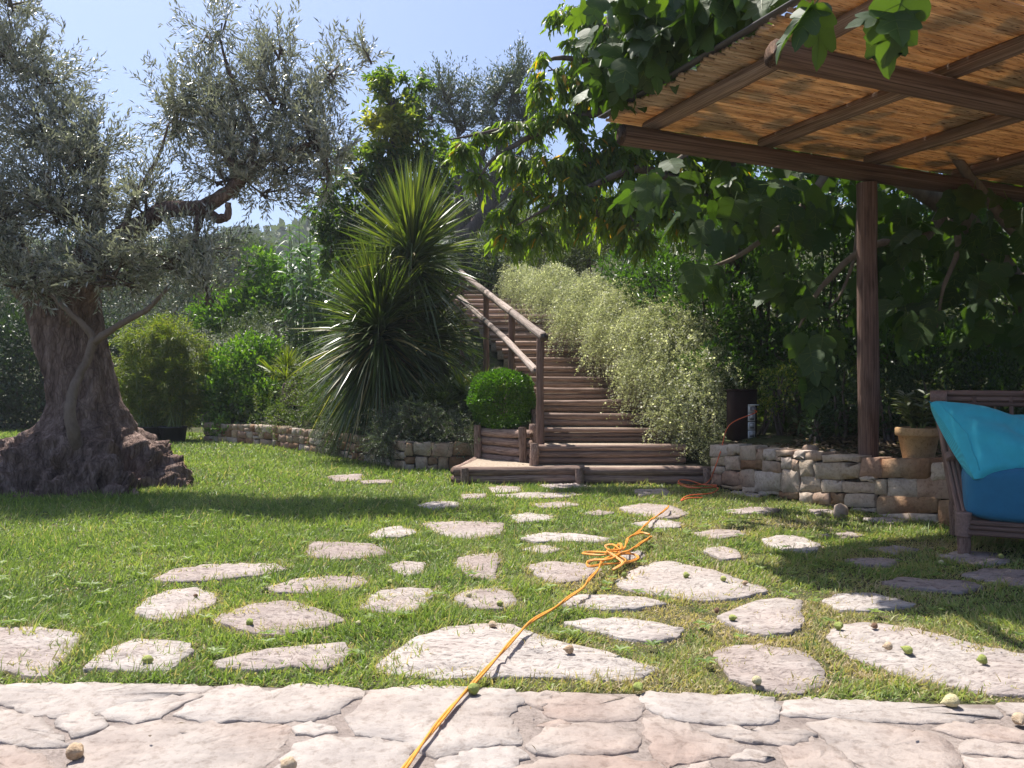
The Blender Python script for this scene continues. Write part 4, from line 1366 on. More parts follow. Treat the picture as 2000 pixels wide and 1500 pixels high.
# ------------------------------------------------------------------ cherry with drooping leaves, reaching in from the right
ct = thing('cherry_tree', (2.75, 8.5, .8), 'cherry tree whose long branches of drooping yellowing leaves hang over the stairs', 'cherry tree')
limb(ct, M['twig'], [(2.6, 9.3, .5), (2.5, 9.3, 1.6), (2.3, 8.1, 2.6), (1.9, 7.66, 3.6), at(1230, 150, 7.39)], [.13, .12, .10, .07, .05], 'trunk')
limb(ct, M['twig'], [(2.3, 8.1, 2.6), at(1230, 210, 7.57), at(1130, 225, 7.48), at(1060, 235, 7.39), at(950, 260, 7.31), at(880, 272, 7.31)], [.07, .045, .035, .028, .018, .006])
limb(ct, M['twig'], [at(1180, 215, 7.48), at(1090, 240, 7.39), at(1020, 275, 7.31), at(960, 310, 7.22), at(935, 350, 7.22)], [.04, .03, .025, .015, .006])
limb(ct, M['twig'], [at(1230, 150, 7.39), at(1150, 120, 7.39), at(1080, 110, 7.39), at(1040, 140, 7.39)], [.045, .03, .018, .006])
limb(ct, M['twig'], [at(1230, 150, 7.39), at(1180, 60, 7.39), at(1130, -10, 7.39)], [.045, .03, .012])
limb(ct, M['twig'], [(2.3, 8.1, 2.6), at(1260, 320, 7.31), at(1180, 350, 7.22), at(1080, 400, 7.13), at(1010, 440, 7.13)], [.06, .04, .03, .018, .006])
lf, wd = MB(), MB()
crown(lf, wd, pxblobs([(1180, 40, 7.39, 60, 60), (1120, 20, 7.39, 36, 34), (1130, 100, 7.39, 50, 40), (1080, 130, 7.39, 40, 34), (1055, 175, 7.39, 24, 24), (1150, 170, 7.39, 60, 36), (1090, 235, 7.39, 70, 26), (1010, 250, 7.39, 56, 22),
                       (930, 278, 7.31, 40, 18), (890, 290, 7.31, 24, 14), (1010, 300, 7.31, 50, 34), (1080, 310, 7.31, 66, 52), (1150, 300, 7.39, 66, 64), (1220, 280, 7.39, 66, 74), (1030, 370, 7.22, 40, 34), (1100, 390, 7.22, 54, 44),
                       (1180, 400, 7.31, 66, 52), (1240, 420, 7.22, 50, 62), (980, 410, 7.22, 26, 26), (1060, 450, 7.13, 32, 24), (990, 465, 7.22, 24, 22), (940, 345, 7.22, 16, 12), (1260, 180, 7.48, 60, 60), (1320, 300, 7.57, 60, 60), (1320, 400, 7.48, 50, 50), (1400, 340, 7.66, 60, 50)]),
      80, 5, 7, .115, .037, .13, up=.0, droop=1.25, ang=.7, tmpl=BROAD, wood_r=.008, shell=.5,
      rb=lambda P: np.full(len(P), .5) + (R.random(len(P)) < .025) * 1.0)
lf.build('crown', M['cherry'], ct)
tag(wd.build('twigs', M['twig'], ct), kind='stuff')

# ------------------------------------------------------------------ spiky cordyline
cb_ = at(770, 800, 9.2)
ck = thing('cordyline', (cb_[0], cb_[1], float(hz(cb_[0], cb_[1]))), 'tall spiky cordyline with two dense heads of sword leaves in the left bed', 'cordyline')
limb(ck, M['olive_bark'], [(cb_[0], cb_[1], float(hz(cb_[0], cb_[1])) - .1), at(765, 740, 9.2), at(752, 650, 9.15)], [.13, .11, .09], 'trunk')
limb(ck, M['olive_bark'], [at(768, 745, 9.2), at(800, 640, 9.35), at(812, 560, 9.4), at(806, 470, 9.4)], [.10, .08, .075, .06], 'trunk')


def sword_head(c, n, L, W, el0, el1, dark=0.45, dead=.05, ex=.8):
    u = R.random(n)
    el = el0 + (el1 - el0) * u ** ex
    az = R.random(n) * 6.283
    D = np.column_stack([np.cos(az) * np.cos(el), np.sin(az) * np.cos(el), np.sin(el)])
    P = c + D * .05 + np.column_stack([np.zeros(n), np.zeros(n), np.interp(el, [el0, el1], [-.38, .14]) + R.normal(size=n) * .05])
    g = np.interp(el, [-1.2, -.3, .4, 1.0, 1.5], [.35, .30, .22, .10, .02]) * R.uniform(.5, 1.3, n)
    flop = R.random(n) < .15
    g[flop] += R.uniform(.3, .7, flop.sum())
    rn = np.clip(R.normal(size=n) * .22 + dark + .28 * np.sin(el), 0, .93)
    old = (R.random(n) < dead) & (el < .2)
    rn[old] = 1.0
    m_ = MB()
    strips(m_, P, D, L * R.uniform(.5, 1.1, n) ** .8, W * R.uniform(.8, 1.15, n), g, 6, rn, roll=.45, taper=2.2, base=.7)
    return m_


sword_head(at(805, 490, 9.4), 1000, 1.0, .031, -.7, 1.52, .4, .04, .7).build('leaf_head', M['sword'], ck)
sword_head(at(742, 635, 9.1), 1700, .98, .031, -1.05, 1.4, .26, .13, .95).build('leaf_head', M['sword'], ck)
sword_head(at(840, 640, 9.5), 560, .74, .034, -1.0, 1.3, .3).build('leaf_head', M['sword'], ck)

# ------------------------------------------------------------------ fan palms
def fan_palm(loc, label, nf, pet, fanr, lw, mat, group=None, el=(.3, 1.4), stem_h=0.0, stem_r=.05, az=(0, 6.283), rn0=.5):
    loc = np.asarray(loc, float)
    t_ = thing('fan_palm', loc, label, 'palm', group)
    if stem_h > 0:
        limb(t_, M['olive_bark'], [loc - (0, 0, .08), loc + (0, 0, stem_h * .5), loc + (0, 0, stem_h)], [stem_r, stem_r * 1.1, stem_r * .8], 'trunk')
    base = loc + (0, 0, stem_h)
    for i in range(nf):
        a = az[0] + (az[1] - az[0]) * (i + R.random() * .6) / nf
        e = R.uniform(*el)
        d = np.array([math.cos(a) * math.cos(e), math.sin(a) * math.cos(e), math.sin(e)])
        m_ = MB()
        pl = pet * R.uniform(.7, 1.1)
        tip = base + d * pl - np.array([0, 0, .12 * pl * math.cos(e)])
        m_.tube([base, (base + tip) / 2 + (0, 0, .03 * pl), tip], [.010, .008, .006], 4, rn0, caps=False)
        s = unit(np.cross(d, (0, 0, 1.0)) + 1e-6)
        upv = np.cross(s, d)
        k = 22
        fa = np.linspace(-1.9, 1.9, k) + R.normal(size=k) * .04
        D = np.cos(fa)[:, None] * d + np.sin(fa)[:, None] * s + (.35 - .15 * np.abs(fa))[:, None] * upv * .6
        strips(m_, np.tile(tip, (k, 1)), D, fanr * (1 - .12 * np.abs(fa)) * R.uniform(.9, 1.08, k), lw, .10 + .12 * R.random(k), 3, np.clip(rn0 + R.normal(size=k) * .18, 0, 1), roll=.25, taper=2.0, base=.6)
        m_.build('frond', mat, t_)
    return t_


def on_hill(px, py_base, D):
    p = at(px, py_base, D)
    p[2] = float(hz(p[0], p[1]))
    return p


fan_palm(on_hill(945, 770, 8.6), 'green fan palm with stiff upright fronds between cordyline and boxwood ball', 11, .42, .36, .026, M['palm'], 'fan palms in the left bed', el=(.45, 1.45))
fan_palm(on_hill(565, 680, 11.6), 'small fan palm with a short shaggy trunk, far left behind the prostrate shrub', 12, .28, .42, .026, M['palm'], 'fan palms in the left bed', el=(.3, 1.45), stem_h=.42, stem_r=.12, rn0=.7)
fan_palm(on_hill(422, 770, 12.9), 'yellow-green fan palm peeping over the bright shrub beside the potted bamboo', 9, .55, .46, .028, M['palm'], 'fan palms in the left bed', el=(.7, 1.5), stem_h=.45, stem_r=.06, rn0=.9)
# a dark cycad-like clump under the cordyline
cy = on_hill(850, 800, 8.55)
cyt = thing('dwarf_palm', cy, 'dark feathery dwarf palm clump in the shade below the cordyline', 'palm')
for i in range(26):
    a = i * 2.4 + R.random()
    e = R.uniform(.35, 1.25)
    d = np.array([math.cos(a) * math.cos(e), math.sin(a) * math.cos(e), math.sin(e)])
    Ln = R.uniform(.45, .72)
    m_ = MB()
    tt = np.linspace(0, 1, 6)
    P = cy + (0, 0, .05) + d * (tt * Ln)[:, None]
    P[:, 2] -= .22 * Ln * tt ** 2
    m_.tube(P, .006, 3, .2, caps=False)
    k = 30
    q = np.linspace(.2, 1, k)
    Q = np.column_stack([np.interp(q, tt, P[:, i_]) for i_ in range(3)])
    s = unit(np.cross(d, (0, 0, 1.0)))
    sg = np.where(np.arange(k) % 2, 1., -1.)[:, None]
    strips(m_, Q, d * .7 + s * sg + np.array([0, 0, .25]), .16 * (1.1 - q * .6), .014, .1, 2, np.clip(R.normal(size=k) * .15 + .3, 0, .9), roll=.3)
    m_.build('frond', M['sword'], cyt)

# ------------------------------------------------------------------ boxwood ball
bc = at(980, 778, 7.95)
bt = thing('boxwood_ball', (bc[0], bc[1], float(hz(bc[0], bc[1]))), 'clipped round bright green boxwood ball left of the stairs', 'shrub')
lf = MB()
for _ in range(1):
    n = 15000
    u = rdir(n)
    rad = np.where(u[:, 2] < 0, .335, .33) * (1 - .22 * R.random(n) ** 2 + .045 * lump(u, 9, 1.0) + .03 * lump(u, 4, 2.0) + .05 * (R.random(n) < .03))
    P = bc + u * rad[:, None] * np.array([1, 1, .86])
    leaves(lf, P, u + R.normal(size=(n, 3)) * .6 + (0, 0, .3), u + R.normal(size=(n, 3)) * .6, .027 * R.uniform(.7, 1.2, n), .016)
lf.build('foliage', M['box'], bt)
m_ = MB()
for i in range(9):
    d = unit(R.normal(size=3)) * .2
    m_.tube([(bc[0], bc[1], .38), bc + d * .4 + (0, 0, -.05), bc + d], [.012, .009, .004], 4, caps=False)
tag(m_.build('stems', M['twig'], bt), kind='stuff')


def bush(name, label, cat, blobs, per, L, Wd, mat, group=None, stem=M['twig'], **kw):
    B = pxblobs(blobs) if not isinstance(blobs, tuple) else blobs
    c = B[0].mean(0)
    g = float(hz(c[0], c[1])) if c[1] > front(c[0]) else 0.0
    t_ = thing(name, (c[0], c[1], g), label, cat, group)
    m_ = MB()
    shrub(m_, B, per, L, Wd, **kw)
    m_.build('foliage', mat, t_)
    s_ = MB()
    for C, r in zip(*B):
        gz = float(hz(C[0], C[1])) if C[1] > front(C[0]) else 0.0
        for i in range(5):
            e = C + rdir(1)[0] * r * .7
            s_.tube([(C[0] + R.normal() * .06, C[1] + R.normal() * .06, min(gz, C[2]) - .05), (C + e) / 2 - (0, 0, .2 * r[2]), e], [.014, .010, .004], 4, caps=False)
    tag(s_.build('stems', stem, t_), kind='stuff')
    return t_


hzP = lambda P: np.where(P[:, 1] > front(P[:, 0]), hz(P[:, 0], P[:, 1]), 0.0) - .02
# rosemary over the wall
RG = 'rosemary cushions trailing over the stone wall'


def rosemary(label, blobs, n_, droop, mat=M['rosemary'], L=.034, W_=.0075, stemlen=.26, lean=(0, 0, 0), group=RG):
    C, Rr = pxblobs(blobs)
    c = C.mean(0)
    t_ = thing('rosemary', (c[0], c[1], .25), label, 'shrub', group)
    lf_, wd_ = MB(), MB()
    for cc, r in zip(C, Rr):
        n = int(16 * n_ * r[0] * r[2]) if mat is M['rosemary'] else int(4 * n_ * r[0] * r[2])
        u = rdir(n)
        P = cc + u * r * (R.random(n) ** .5)[:, None] * .8
        d = unit(u * .8 + R.normal(size=(n, 3)) * .4 + np.array([0, 0, .55 - droop]) + np.array(lean))
        nl = 22
        s = np.linspace(0, 1, nl)
        Ls = stemlen * R.uniform(.5, 1.2, n)
        Q = P[:, None] + d[:, None] * (Ls[:, None] * s)[..., None]
        Q[..., 2] -= (droop * .6 * Ls)[:, None] * s ** 2
        a = np.arange(nl) * 2.1
        pr = unit(np.cross(d, R.normal(size=(n, 3))))
        p2 = np.cross(d, pr)
        ld = d[:, None] * .75 + np.cos(a)[None, :, None] * pr[:, None] + np.sin(a)[None, :, None] * p2[:, None]
        m = n * nl
        leaves(lf_, Q.reshape(-1, 3), ld.reshape(-1, 3), R.normal(size=(m, 3)), L * R.uniform(.7, 1.2, m), W_, np.repeat(np.clip(R.normal(size=n) * .2 + .5, 0, 1), nl))
        for i in range(0, n, 3):
            wd_.tube(Q[i, ::7], [.004, .003, .002, .002], 3, caps=False)
    lf_.build('foliage', mat, t_)
    tag(wd_.build('stems', M['twig'], t_), kind='stuff')
    return t_


rosemary('grey-green rosemary hanging down the wall below the cordyline left side', [(655, 845, 9.6, 24, 40, .2), (690, 825, 9.5, 34, 26, .25), (670, 880, 9.45, 18, 22, .12)], 420, .75)
rosemary('grey-green rosemary cushion spilling over the front of the wall by the log panel', [(770, 835, 8.35, 34, 34, .25), (745, 870, 8.15, 22, 34, .15), (810, 815, 8.25, 40, 24, .25), (850, 830, 8.2, 40, 26, .25), (890, 845, 8.1, 30, 24, .2), (925, 860, 7.95, 14, 24, .1)], 420, .55)
rosemary('wide yellow-green prostrate shrub with grey twigs on the slope left of the cordyline', [(600, 745, 10.6, 60, 46, .6), (650, 700, 10.9, 50, 40, .5), (560, 790, 10.6, 54, 34, .4), (620, 800, 10.2, 56, 28, .4), (520, 815, 11.0, 40, 26, .3), (690, 770, 10.2, 40, 50, .4)],
         170, .25, M['juniper'], .05, .011, .42, (.9, 0, 0), None)

# bushes of the left bed and beyond
bush('leafy_shrub', 'bright green leafy shrub at the end of the stone wall beside the bamboo', 'shrub',
     [(470, 740, 12.2, 70, 66), (430, 780, 12.2, 44, 50), (510, 790, 11.9, 48, 48), (450, 835, 11.9, 44, 26), (500, 700, 12.5, 50, 46)], 260, .07, .036, M['lime'], tmpl=BROAD, zmin=.1, shell=.5)
bush('grey_shrub', 'silvery grey bush above the bright leafy shrub', 'shrub', [(540, 690, 12.9, 44, 36), (530, 640, 13.3, 50, 40), (470, 660, 13.5, 50, 40), (560, 720, 12.3, 30, 26)], 200, .05, .02, M['rosemary'], shell=.5)
bush('leafy_shrub', 'pale green fern-like bush below the far hill, left of the tall canes', 'shrub', [(510, 540, 15, 50, 50), (480, 600, 14.8, 50, 46), (430, 610, 15, 50, 50), (540, 590, 14.6, 44, 50)], 130, .12, .045, M['lime'], tmpl=BROAD, shell=.5)
bush('olive_bush', 'dull grey-green bush between the old olive and the bamboo', 'bush', [(390, 560, 17, 50, 70), (330, 620, 17, 60, 50), (270, 600, 18, 70, 60), (400, 640, 16, 44, 40)], 110, .08, .026, M['olive_far'], shell=.5)
# tall canes
cn = thing('cane_clump', on_hill(600, 560, 14), 'clump of tall green maize-like canes between olive and leafy tree', 'cane plant')
st_, lf = MB(), MB()
for i in range(46):
    x, y = R.uniform(545, 665), R.uniform(13.2, 14.8)
    b0 = on_hill(x, 600, y)
    h = EYE + (750 - R.uniform(430, 560)) / F * y - b0[2]
    tip = b0 + np.array([R.normal() * .1, R.normal() * .1, max(.8, h)])
    st_.tube([b0, (b0 + tip) / 2, tip], [.018, .015, .006], 5, caps=False)
    k = 16
    t = R.uniform(.15, 1, k)
    az = R.random(k) * 6.283
    D = np.column_stack([np.cos(az), np.sin(az), R.uniform(.5, 1.3, k)])
    strips(lf, b0 + (tip - b0) * t[:, None], D, R.uniform(.4, .7, k), .055, R.uniform(.4, 1.0, k), 5, None, roll=.3, taper=2)
tag(st_.build('canes', M['green_stem'], cn), kind='stuff')
lf.build('foliage', M['cane'], cn)

# potted bamboo
for px, w, lab, tops in ((289, 27, 'bushy yellow-green bamboo in black pot next to the olive trunk, left of its pair', [(280, 720, 12.25, 50, 62), (285, 660, 12.3, 50, 40), (268, 780, 12.2, 44, 44), (300, 800, 12.1, 34, 34), (288, 800, 12.05, 40, 40), (270, 760, 12.1, 40, 50)]),
                         (338, 27, 'bushy yellow-green bamboo in black pot nearer the stone wall, right of its pair', [(340, 720, 12.15, 46, 64), (335, 660, 12.2, 46, 38), (352, 780, 12.1, 40, 44), (330, 805, 12.1, 30, 28), (345, 790, 12.0, 40, 44), (330, 750, 12.0, 40, 50), (385, 690, 12.3, 26, 40)])):
    b0 = gp(px, 862, 0)
    bt_ = thing('potted_bamboo', b0, lab, 'potted plant', 'potted bamboos on the lawn')
    m_ = MB()
    prof = [(.15, 0.0), (.17, .02), (.195, .20), (.205, .20), (.205, .225), (.185, .225), (.18, .19)]
    ths = np.arange(20) / 20 * 6.283
    V = np.concatenate([np.column_stack([b0[0] + np.cos(ths) * r, b0[1] + np.sin(ths) * r, np.full(20, z)]) for r, z in prof])
    j = np.arange(20); k = (j + 1) % 20
    m_.add(V, np.concatenate([np.stack([i * 20 + j, i * 20 + k, (i + 1) * 20 + k, (i + 1) * 20 + j], 1) for i in range(len(prof) - 1)]))
    m_.build('pot', plain('black_plastic', (0.018, 0.018, 0.02), .45), bt_)
    m_ = MB(); m_.ngon(np.column_stack([b0[0] + np.cos(ths) * .182, b0[1] + np.sin(ths) * .182, np.full(20, .195)])); m_.build('soil', M['soil'], bt_)
    m_ = MB()
    B = pxblobs(tops)
    for i in range(22):
        a = R.random() * 6.283; r = .14 * R.random() ** .5
        p0 = b0 + np.array([math.cos(a) * r, math.sin(a) * r, .18])
        c = B[0][i % len(tops)] + rdir(1)[0] * B[1][i % len(tops)] * .7
        m_.tube([p0, p0 + (c - p0) * .5 + (0, 0, .12), c], [.008, .006, .003], 4, caps=False)
    tag(m_.build('canes', M['green_stem'], bt_), kind='stuff')
    lf = MB()
    crown(lf, None, B, 120, 8, 9, .085, .013, .20, up=.25, droop=.35, ang=.6, shell=.45)
    lf.build('foliage', M['bamboo'], bt_)

# dark hedge behind the olive, and trees beyond
bush('dark_hedge', 'dark shaded hedge behind the old olive trunk at the left edge', 'hedge',
     [(-60, 700, 15.5, 110, 130, .9), (60, 720, 15.2, 80, 120, .8), (150, 700, 15.8, 80, 110, .8), (30, 640, 16.5, 110, 70, .8), (240, 740, 16.5, 60, 90, .7), (-180, 690, 15.5, 110, 140, .9), (330, 760, 17, 60, 70, .6), (400, 770, 17.5, 50, 60, .6), (20, 800, 15.0, 90, 60, .6), (-90, 810, 15.0, 90, 60, .6)],
     130, .085, .04, M['dark'], zmin=0, shell=.45, tmpl=RHOMB)
for i, (px, py, D, rx, ry, lab) in enumerate([(-60, 520, 27, 110, 130, 'round dark tree behind the left hedge, at the picture edge'), (130, 560, 26, 110, 100, 'dark tree behind the trunk of the old olive'),
                                              (330, 560, 30, 90, 70, 'dull green tree beyond the bamboo, right of the olive trunk'), (470, 520, 36, 70, 60, 'greyish tree at the foot of the far hill')]):
    c = at(px, py, D)
    t_ = thing('garden_tree', (c[0], c[1], 0), lab, 'tree', 'trees beyond the lawn')
    limb(t_, M['twig'], [(c[0], c[1], -.05), (c[0] + .1, c[1], c[2] * .6), c], [.2, .15, .08], 'trunk')
    m_ = MB()
    r = np.array([rx, rx * .8, ry]) * D / F
    off = rdir(7) * r * .55
    shrub(m_, (c + off, np.tile(r * .62, (7, 1))), 12, .2, .1, shell=.5, lumps=.25)
    m_.build('crown', M['forest'] if i > 1 else M['dark'], t_)

# ------------------------------------------------------------------ right of the stairs
# pale wire-vine hedge spilling onto the steps
vb = pxblobs([(1362, 800, 7.3, 60, 85, .35), (1318, 730, 7.7, 66, 84, .4), (1262, 670, 8.2, 66, 84, .45), (1210, 620, 8.9, 62, 76, .5), (1150, 590, 9.7, 58, 66, .55), (1080, 562, 10.8, 50, 54, .6), (1016, 550, 11.8, 40, 42, .6), (1300, 640, 8.3, 60, 70, .4),
              (1390, 870, 7.1, 40, 44, .25), (1345, 650, 8.0, 44, 50, .3), (1385, 730, 7.5, 40, 60, .3), (1240, 730, 8.0, 34, 44, .3), (1300, 800, 7.5, 34, 50, .3), (1180, 670, 8.9, 34, 44, .35), (1110, 625, 10.0, 34, 36, .4)])
vt = thing('wirevine_shrub', (1.6, 7.4, .3), 'pale fine-leaved flowering shrub bank spilling over the right side of the steps', 'shrub')
lf, wd, fl = MB(), MB(), MB()
for C, r in zip(*vb):
    n = int(3500 * (r[0] * r[2] + .3 * r[0] * r[1]))
    u = rdir(n)
    ph = R.random() * 6
    P = C + u * r * ((R.random(n) ** .35) * (1 + .12 * lump(u, 5, ph)))[:, None] * .9
    d = unit(u * .7 + R.normal(size=(n, 3)) * .55 + np.array([-.12, -.2, .25]))
    nl = 26
    s = np.linspace(0, 1, nl)
    Ls = R.uniform(.12, .26, n)
    Q = P[:, None] + d[:, None] * (Ls[:, None] * s)[..., None]
    Q[..., 2] -= (Ls * .9)[:, None] * s ** 2
    Q = Q + R.normal(size=Q.shape) * .008
    m = n * nl
    ok = Q.reshape(-1, 3)[:, 2] > .17
    leaves(lf, Q.reshape(-1, 3)[ok], R.normal(size=(m, 3))[ok], (R.normal(size=(m, 3)) + (0, 0, .6))[ok], (.0185 * R.uniform(.6, 1.3, m))[ok], (.0115 * R.uniform(.7, 1.2, m))[ok], np.repeat(np.clip(R.normal(size=n) * .2 + .45, 0, .95), nl)[ok])
    pk = R.random(m) < .03
    pk &= ok
    k = pk.sum()
    leaves(fl, Q.reshape(-1, 3)[pk] + R.normal(size=(k, 3)) * .01, R.normal(size=(k, 3)), R.normal(size=(k, 3)) + (0, -.5, .5), .024, .022, np.ones(k))
    for i in range(0, n, 14):
        if Q[i, :, 2].min() > .2:
            wd.tube(Q[i, ::8], [.0025, .002, .0015, .001], 3, caps=False)
lf.build('foliage', M['wirevine'], vt)
fl.build('blossom', M['wirevine'], vt)
tag(wd.build('stems', M['young_bark'], vt), kind='stuff')

bush('juniper', 'feathery yellow-green juniper hedge above the pale shrub bank', 'shrub',
     [(1060, 455, 14.0, 90, 44, .9), (1160, 440, 13.4, 80, 50, .9), (985, 490, 14.5, 50, 34, .6), (1230, 430, 13, 70, 50, .9), (1100, 500, 13.5, 90, 40, .7)], 210, .10, .018, M['juniper'], up=.7, jit=.5, shell=.35, lumps=.3)
bush('dark_shrub', 'dark round shrub closing the view at the top of the stairs', 'shrub', [(905, 505, 15.2, 40, 40, .5), (950, 530, 14.9, 34, 34, .5), (870, 540, 15.0, 34, 40, .5), (985, 545, 14.4, 30, 26, .4)], 170, .07, .03, M['dark'], shell=.45)
LG = 'glossy green bushes behind the pale shrub bank'
bush('laurel_bush', 'glossy mid-green bush right of the pale shrub bank, lit by the sun', 'bush',
     [(1300, 560, 8.7, 80, 80), (1380, 620, 8.1, 80, 84), (1250, 520, 9.4, 70, 60), (1400, 720, 7.55, 66, 60), (1430, 560, 8.5, 70, 80), (1340, 480, 9.3, 90, 70)], 330, .055, .021, M['laurel'], LG, tmpl=RHOMB, shell=.45, lumps=.28, up=.7, zmin=hzP)
bush('laurel_bush', 'dark glossy bush wall in the shade behind the pergola post', 'bush',
     [(1500, 600, 8.3, 90, 110), (1480, 450, 8.9, 110, 100), (1620, 560, 8.6, 110, 130), (1620, 400, 9.0, 110, 110), (1780, 520, 8.6, 120, 160), (1950, 500, 8.4, 130, 180), (2120, 480, 8.2, 140, 200), (1800, 350, 9.2, 120, 110), (1980, 320, 9.2, 140, 110), (1500, 350, 9.5, 110, 80), (1660, 320, 9.6, 120, 90), (1400, 400, 9.7, 90, 60), (1560, 250, 10, 90, 60), (1750, 260, 10, 110, 70), (1550, 690, 8.0, 80, 60), (1720, 690, 8.0, 100, 60), (1900, 690, 7.8, 110, 70)],
     200, .065, .026, M['laurel'], LG, tmpl=RHOMB, shell=.4, lumps=.28, zmin=hzP)
bush('low_hedge', 'low dark clipped hedge behind the flowerpot and sofa', 'hedge',
     [(1640, 770, 6.35, 50, 80, .28), (1720, 780, 6.2, 60, 76, .28), (1820, 775, 6.1, 70, 82, .3), (1930, 770, 6.0, 70, 84, .3), (2040, 770, 5.9, 70, 84, .3), (1590, 830, 6.3, 22, 42, .15)], 420, .03, .015, M['dark'], zmin=.33, shell=.4, lumps=.1)
bush('small_shrub', 'small sunlit shrub with yellow-green leaves right of the socket post', 'shrub', [(1520, 755, 6.9, 44, 42, .2), (1500, 800, 6.85, 26, 26, .12), (1550, 735, 7.1, 36, 36, .2)], 480, .03, .014, M['bushy'], shell=.4, zmin=.33)

# planted ground cover over the whole slope
gcm = MB()
n = 60000
x = R.uniform(-9, 9, n); d = 8.5 * R.random(n) ** 1.3
y = front(x) + .15 + d
ok = ~((x > stair_x(y) - .15) & (x < stair_x(y) + 1.75) & (y < 16) & (y > 6.8)) & ~((x > 1.6) & (d < 1.2)) & ~((x < -4.9) & (d < 1.2))
x, y = x[ok], y[ok]
n = len(x)
P = np.column_stack([x, y, hz(x, y) + .02 + .14 * R.random(n) * np.clip(vnoise(x, y, 1.5) + .8, 0, 2)])
leaves(gcm, P, R.normal(size=(n, 3)) * .6 + (0, 0, .6), R.normal(size=(n, 3)) * .5 + (0, 0, 1), R.uniform(.05, .14, n), R.uniform(.025, .05, n))
tag(gcm.build('ground_cover', M['cover']), 'low mixed ground cover plants on the slope behind the walls', kind='stuff')
# leaf litter on the terrace behind the right wall
n = 2600
u_ = R.random(n) * 2.6; v_ = R.uniform(.12, 1.1, n)
P = o3 + U * u_[:, None] - N * v_[:, None]
P[:, 2] = np.maximum(hz(P[:, 0], P[:, 1]), .345) + .012
lm = MB()
leaves(lm, P, R.normal(size=(n, 3)) * (1, 1, .15), R.normal(size=(n, 3)) * .3 + (0, 0, 1), R.uniform(.03, .08, n), R.uniform(.015, .035, n))
tag(lm.build('leaf_litter', leaf_mat('dry_leaf', [(0.06, 0.04, 0.025), (0.14, 0.09, 0.05), (0.24, 0.17, 0.10)], .7, .1)), 'dry fallen leaves on the earth behind the right wall', kind='stuff')

# ------------------------------------------------------------------ fig tree over the pergola
ft = thing('fig_tree', (5.0, 7.6, .4), 'large-leaved fig tree growing behind the wall and draping over the pergola roof', 'fig tree')
limb(ft, M['fig_bark'], [(5.0, 7.6, .3), (4.9, 7.4, 1.0), (4.5, 7.1, 1.8), (3.6, 6.6, 2.35), (2.6, 6.3, 2.7), (1.9, 5.9, 3.0), (1.2, 5.2, 3.05), (.8, 4.5, 3.0), (.75, 3.6, 2.95), (.9, 2.7, 2.75), (1.0, 2.3, 2.5)], [.11, .10, .09, .075, .06, .05, .042, .036, .03, .022, .012], 'trunk')
limb(ft, M['fig_bark'], [(4.5, 7.1, 1.8), at(2080, 560, 6.1), at(1960, 430, 5.9), at(1890, 340, 5.8), at(1850, 285, 5.7), at(1815, 230, 5.6)], [.05, .05, .04, .036, .03, .015])
limb(ft, M['fig_bark'], [(3.6, 6.6, 2.35), at(1800, 480, 6.2), at(1700, 470, 6.1), at(1600, 560, 5.9), at(1560, 640, 5.85)], [.06, .035, .028, .02, .008])
limb(ft, M['fig_bark'], [at(1680, 400, 6.3), at(1672, 480, 6.2), at(1665, 520, 6.1), at(1640, 580, 6.0), at(1620, 600, 6.0)], [.02, .016, .014, .010, .006])
limb(ft, M['fig_bark'], [(2.6, 6.3, 2.7), at(1560, 420, 6.3), at(1460, 490, 6.0), at(1400, 520, 5.9), at(1340, 530, 5.8)], [.04, .028, .02, .012, .006])
limb(ft, M['fig_bark'], [(1.9, 5.9, 3.0), at(1300, 330, 5.6), at(1240, 370, 5.4)], [.03, .016, .006])
limb(ft, M['fig_bark'], [(1.2, 5.2, 3.05), at(1240, 110, 4.6), at(1190, 200, 4.4)], [.03, .016, .006])
limb(ft, M['fig_bark'], [(3.6, 6.6, 2.35), at(1880, 480, 5.9), at(1840, 560, 5.8), at(1830, 640, 5.8)], [.035, .022, .014, .006])


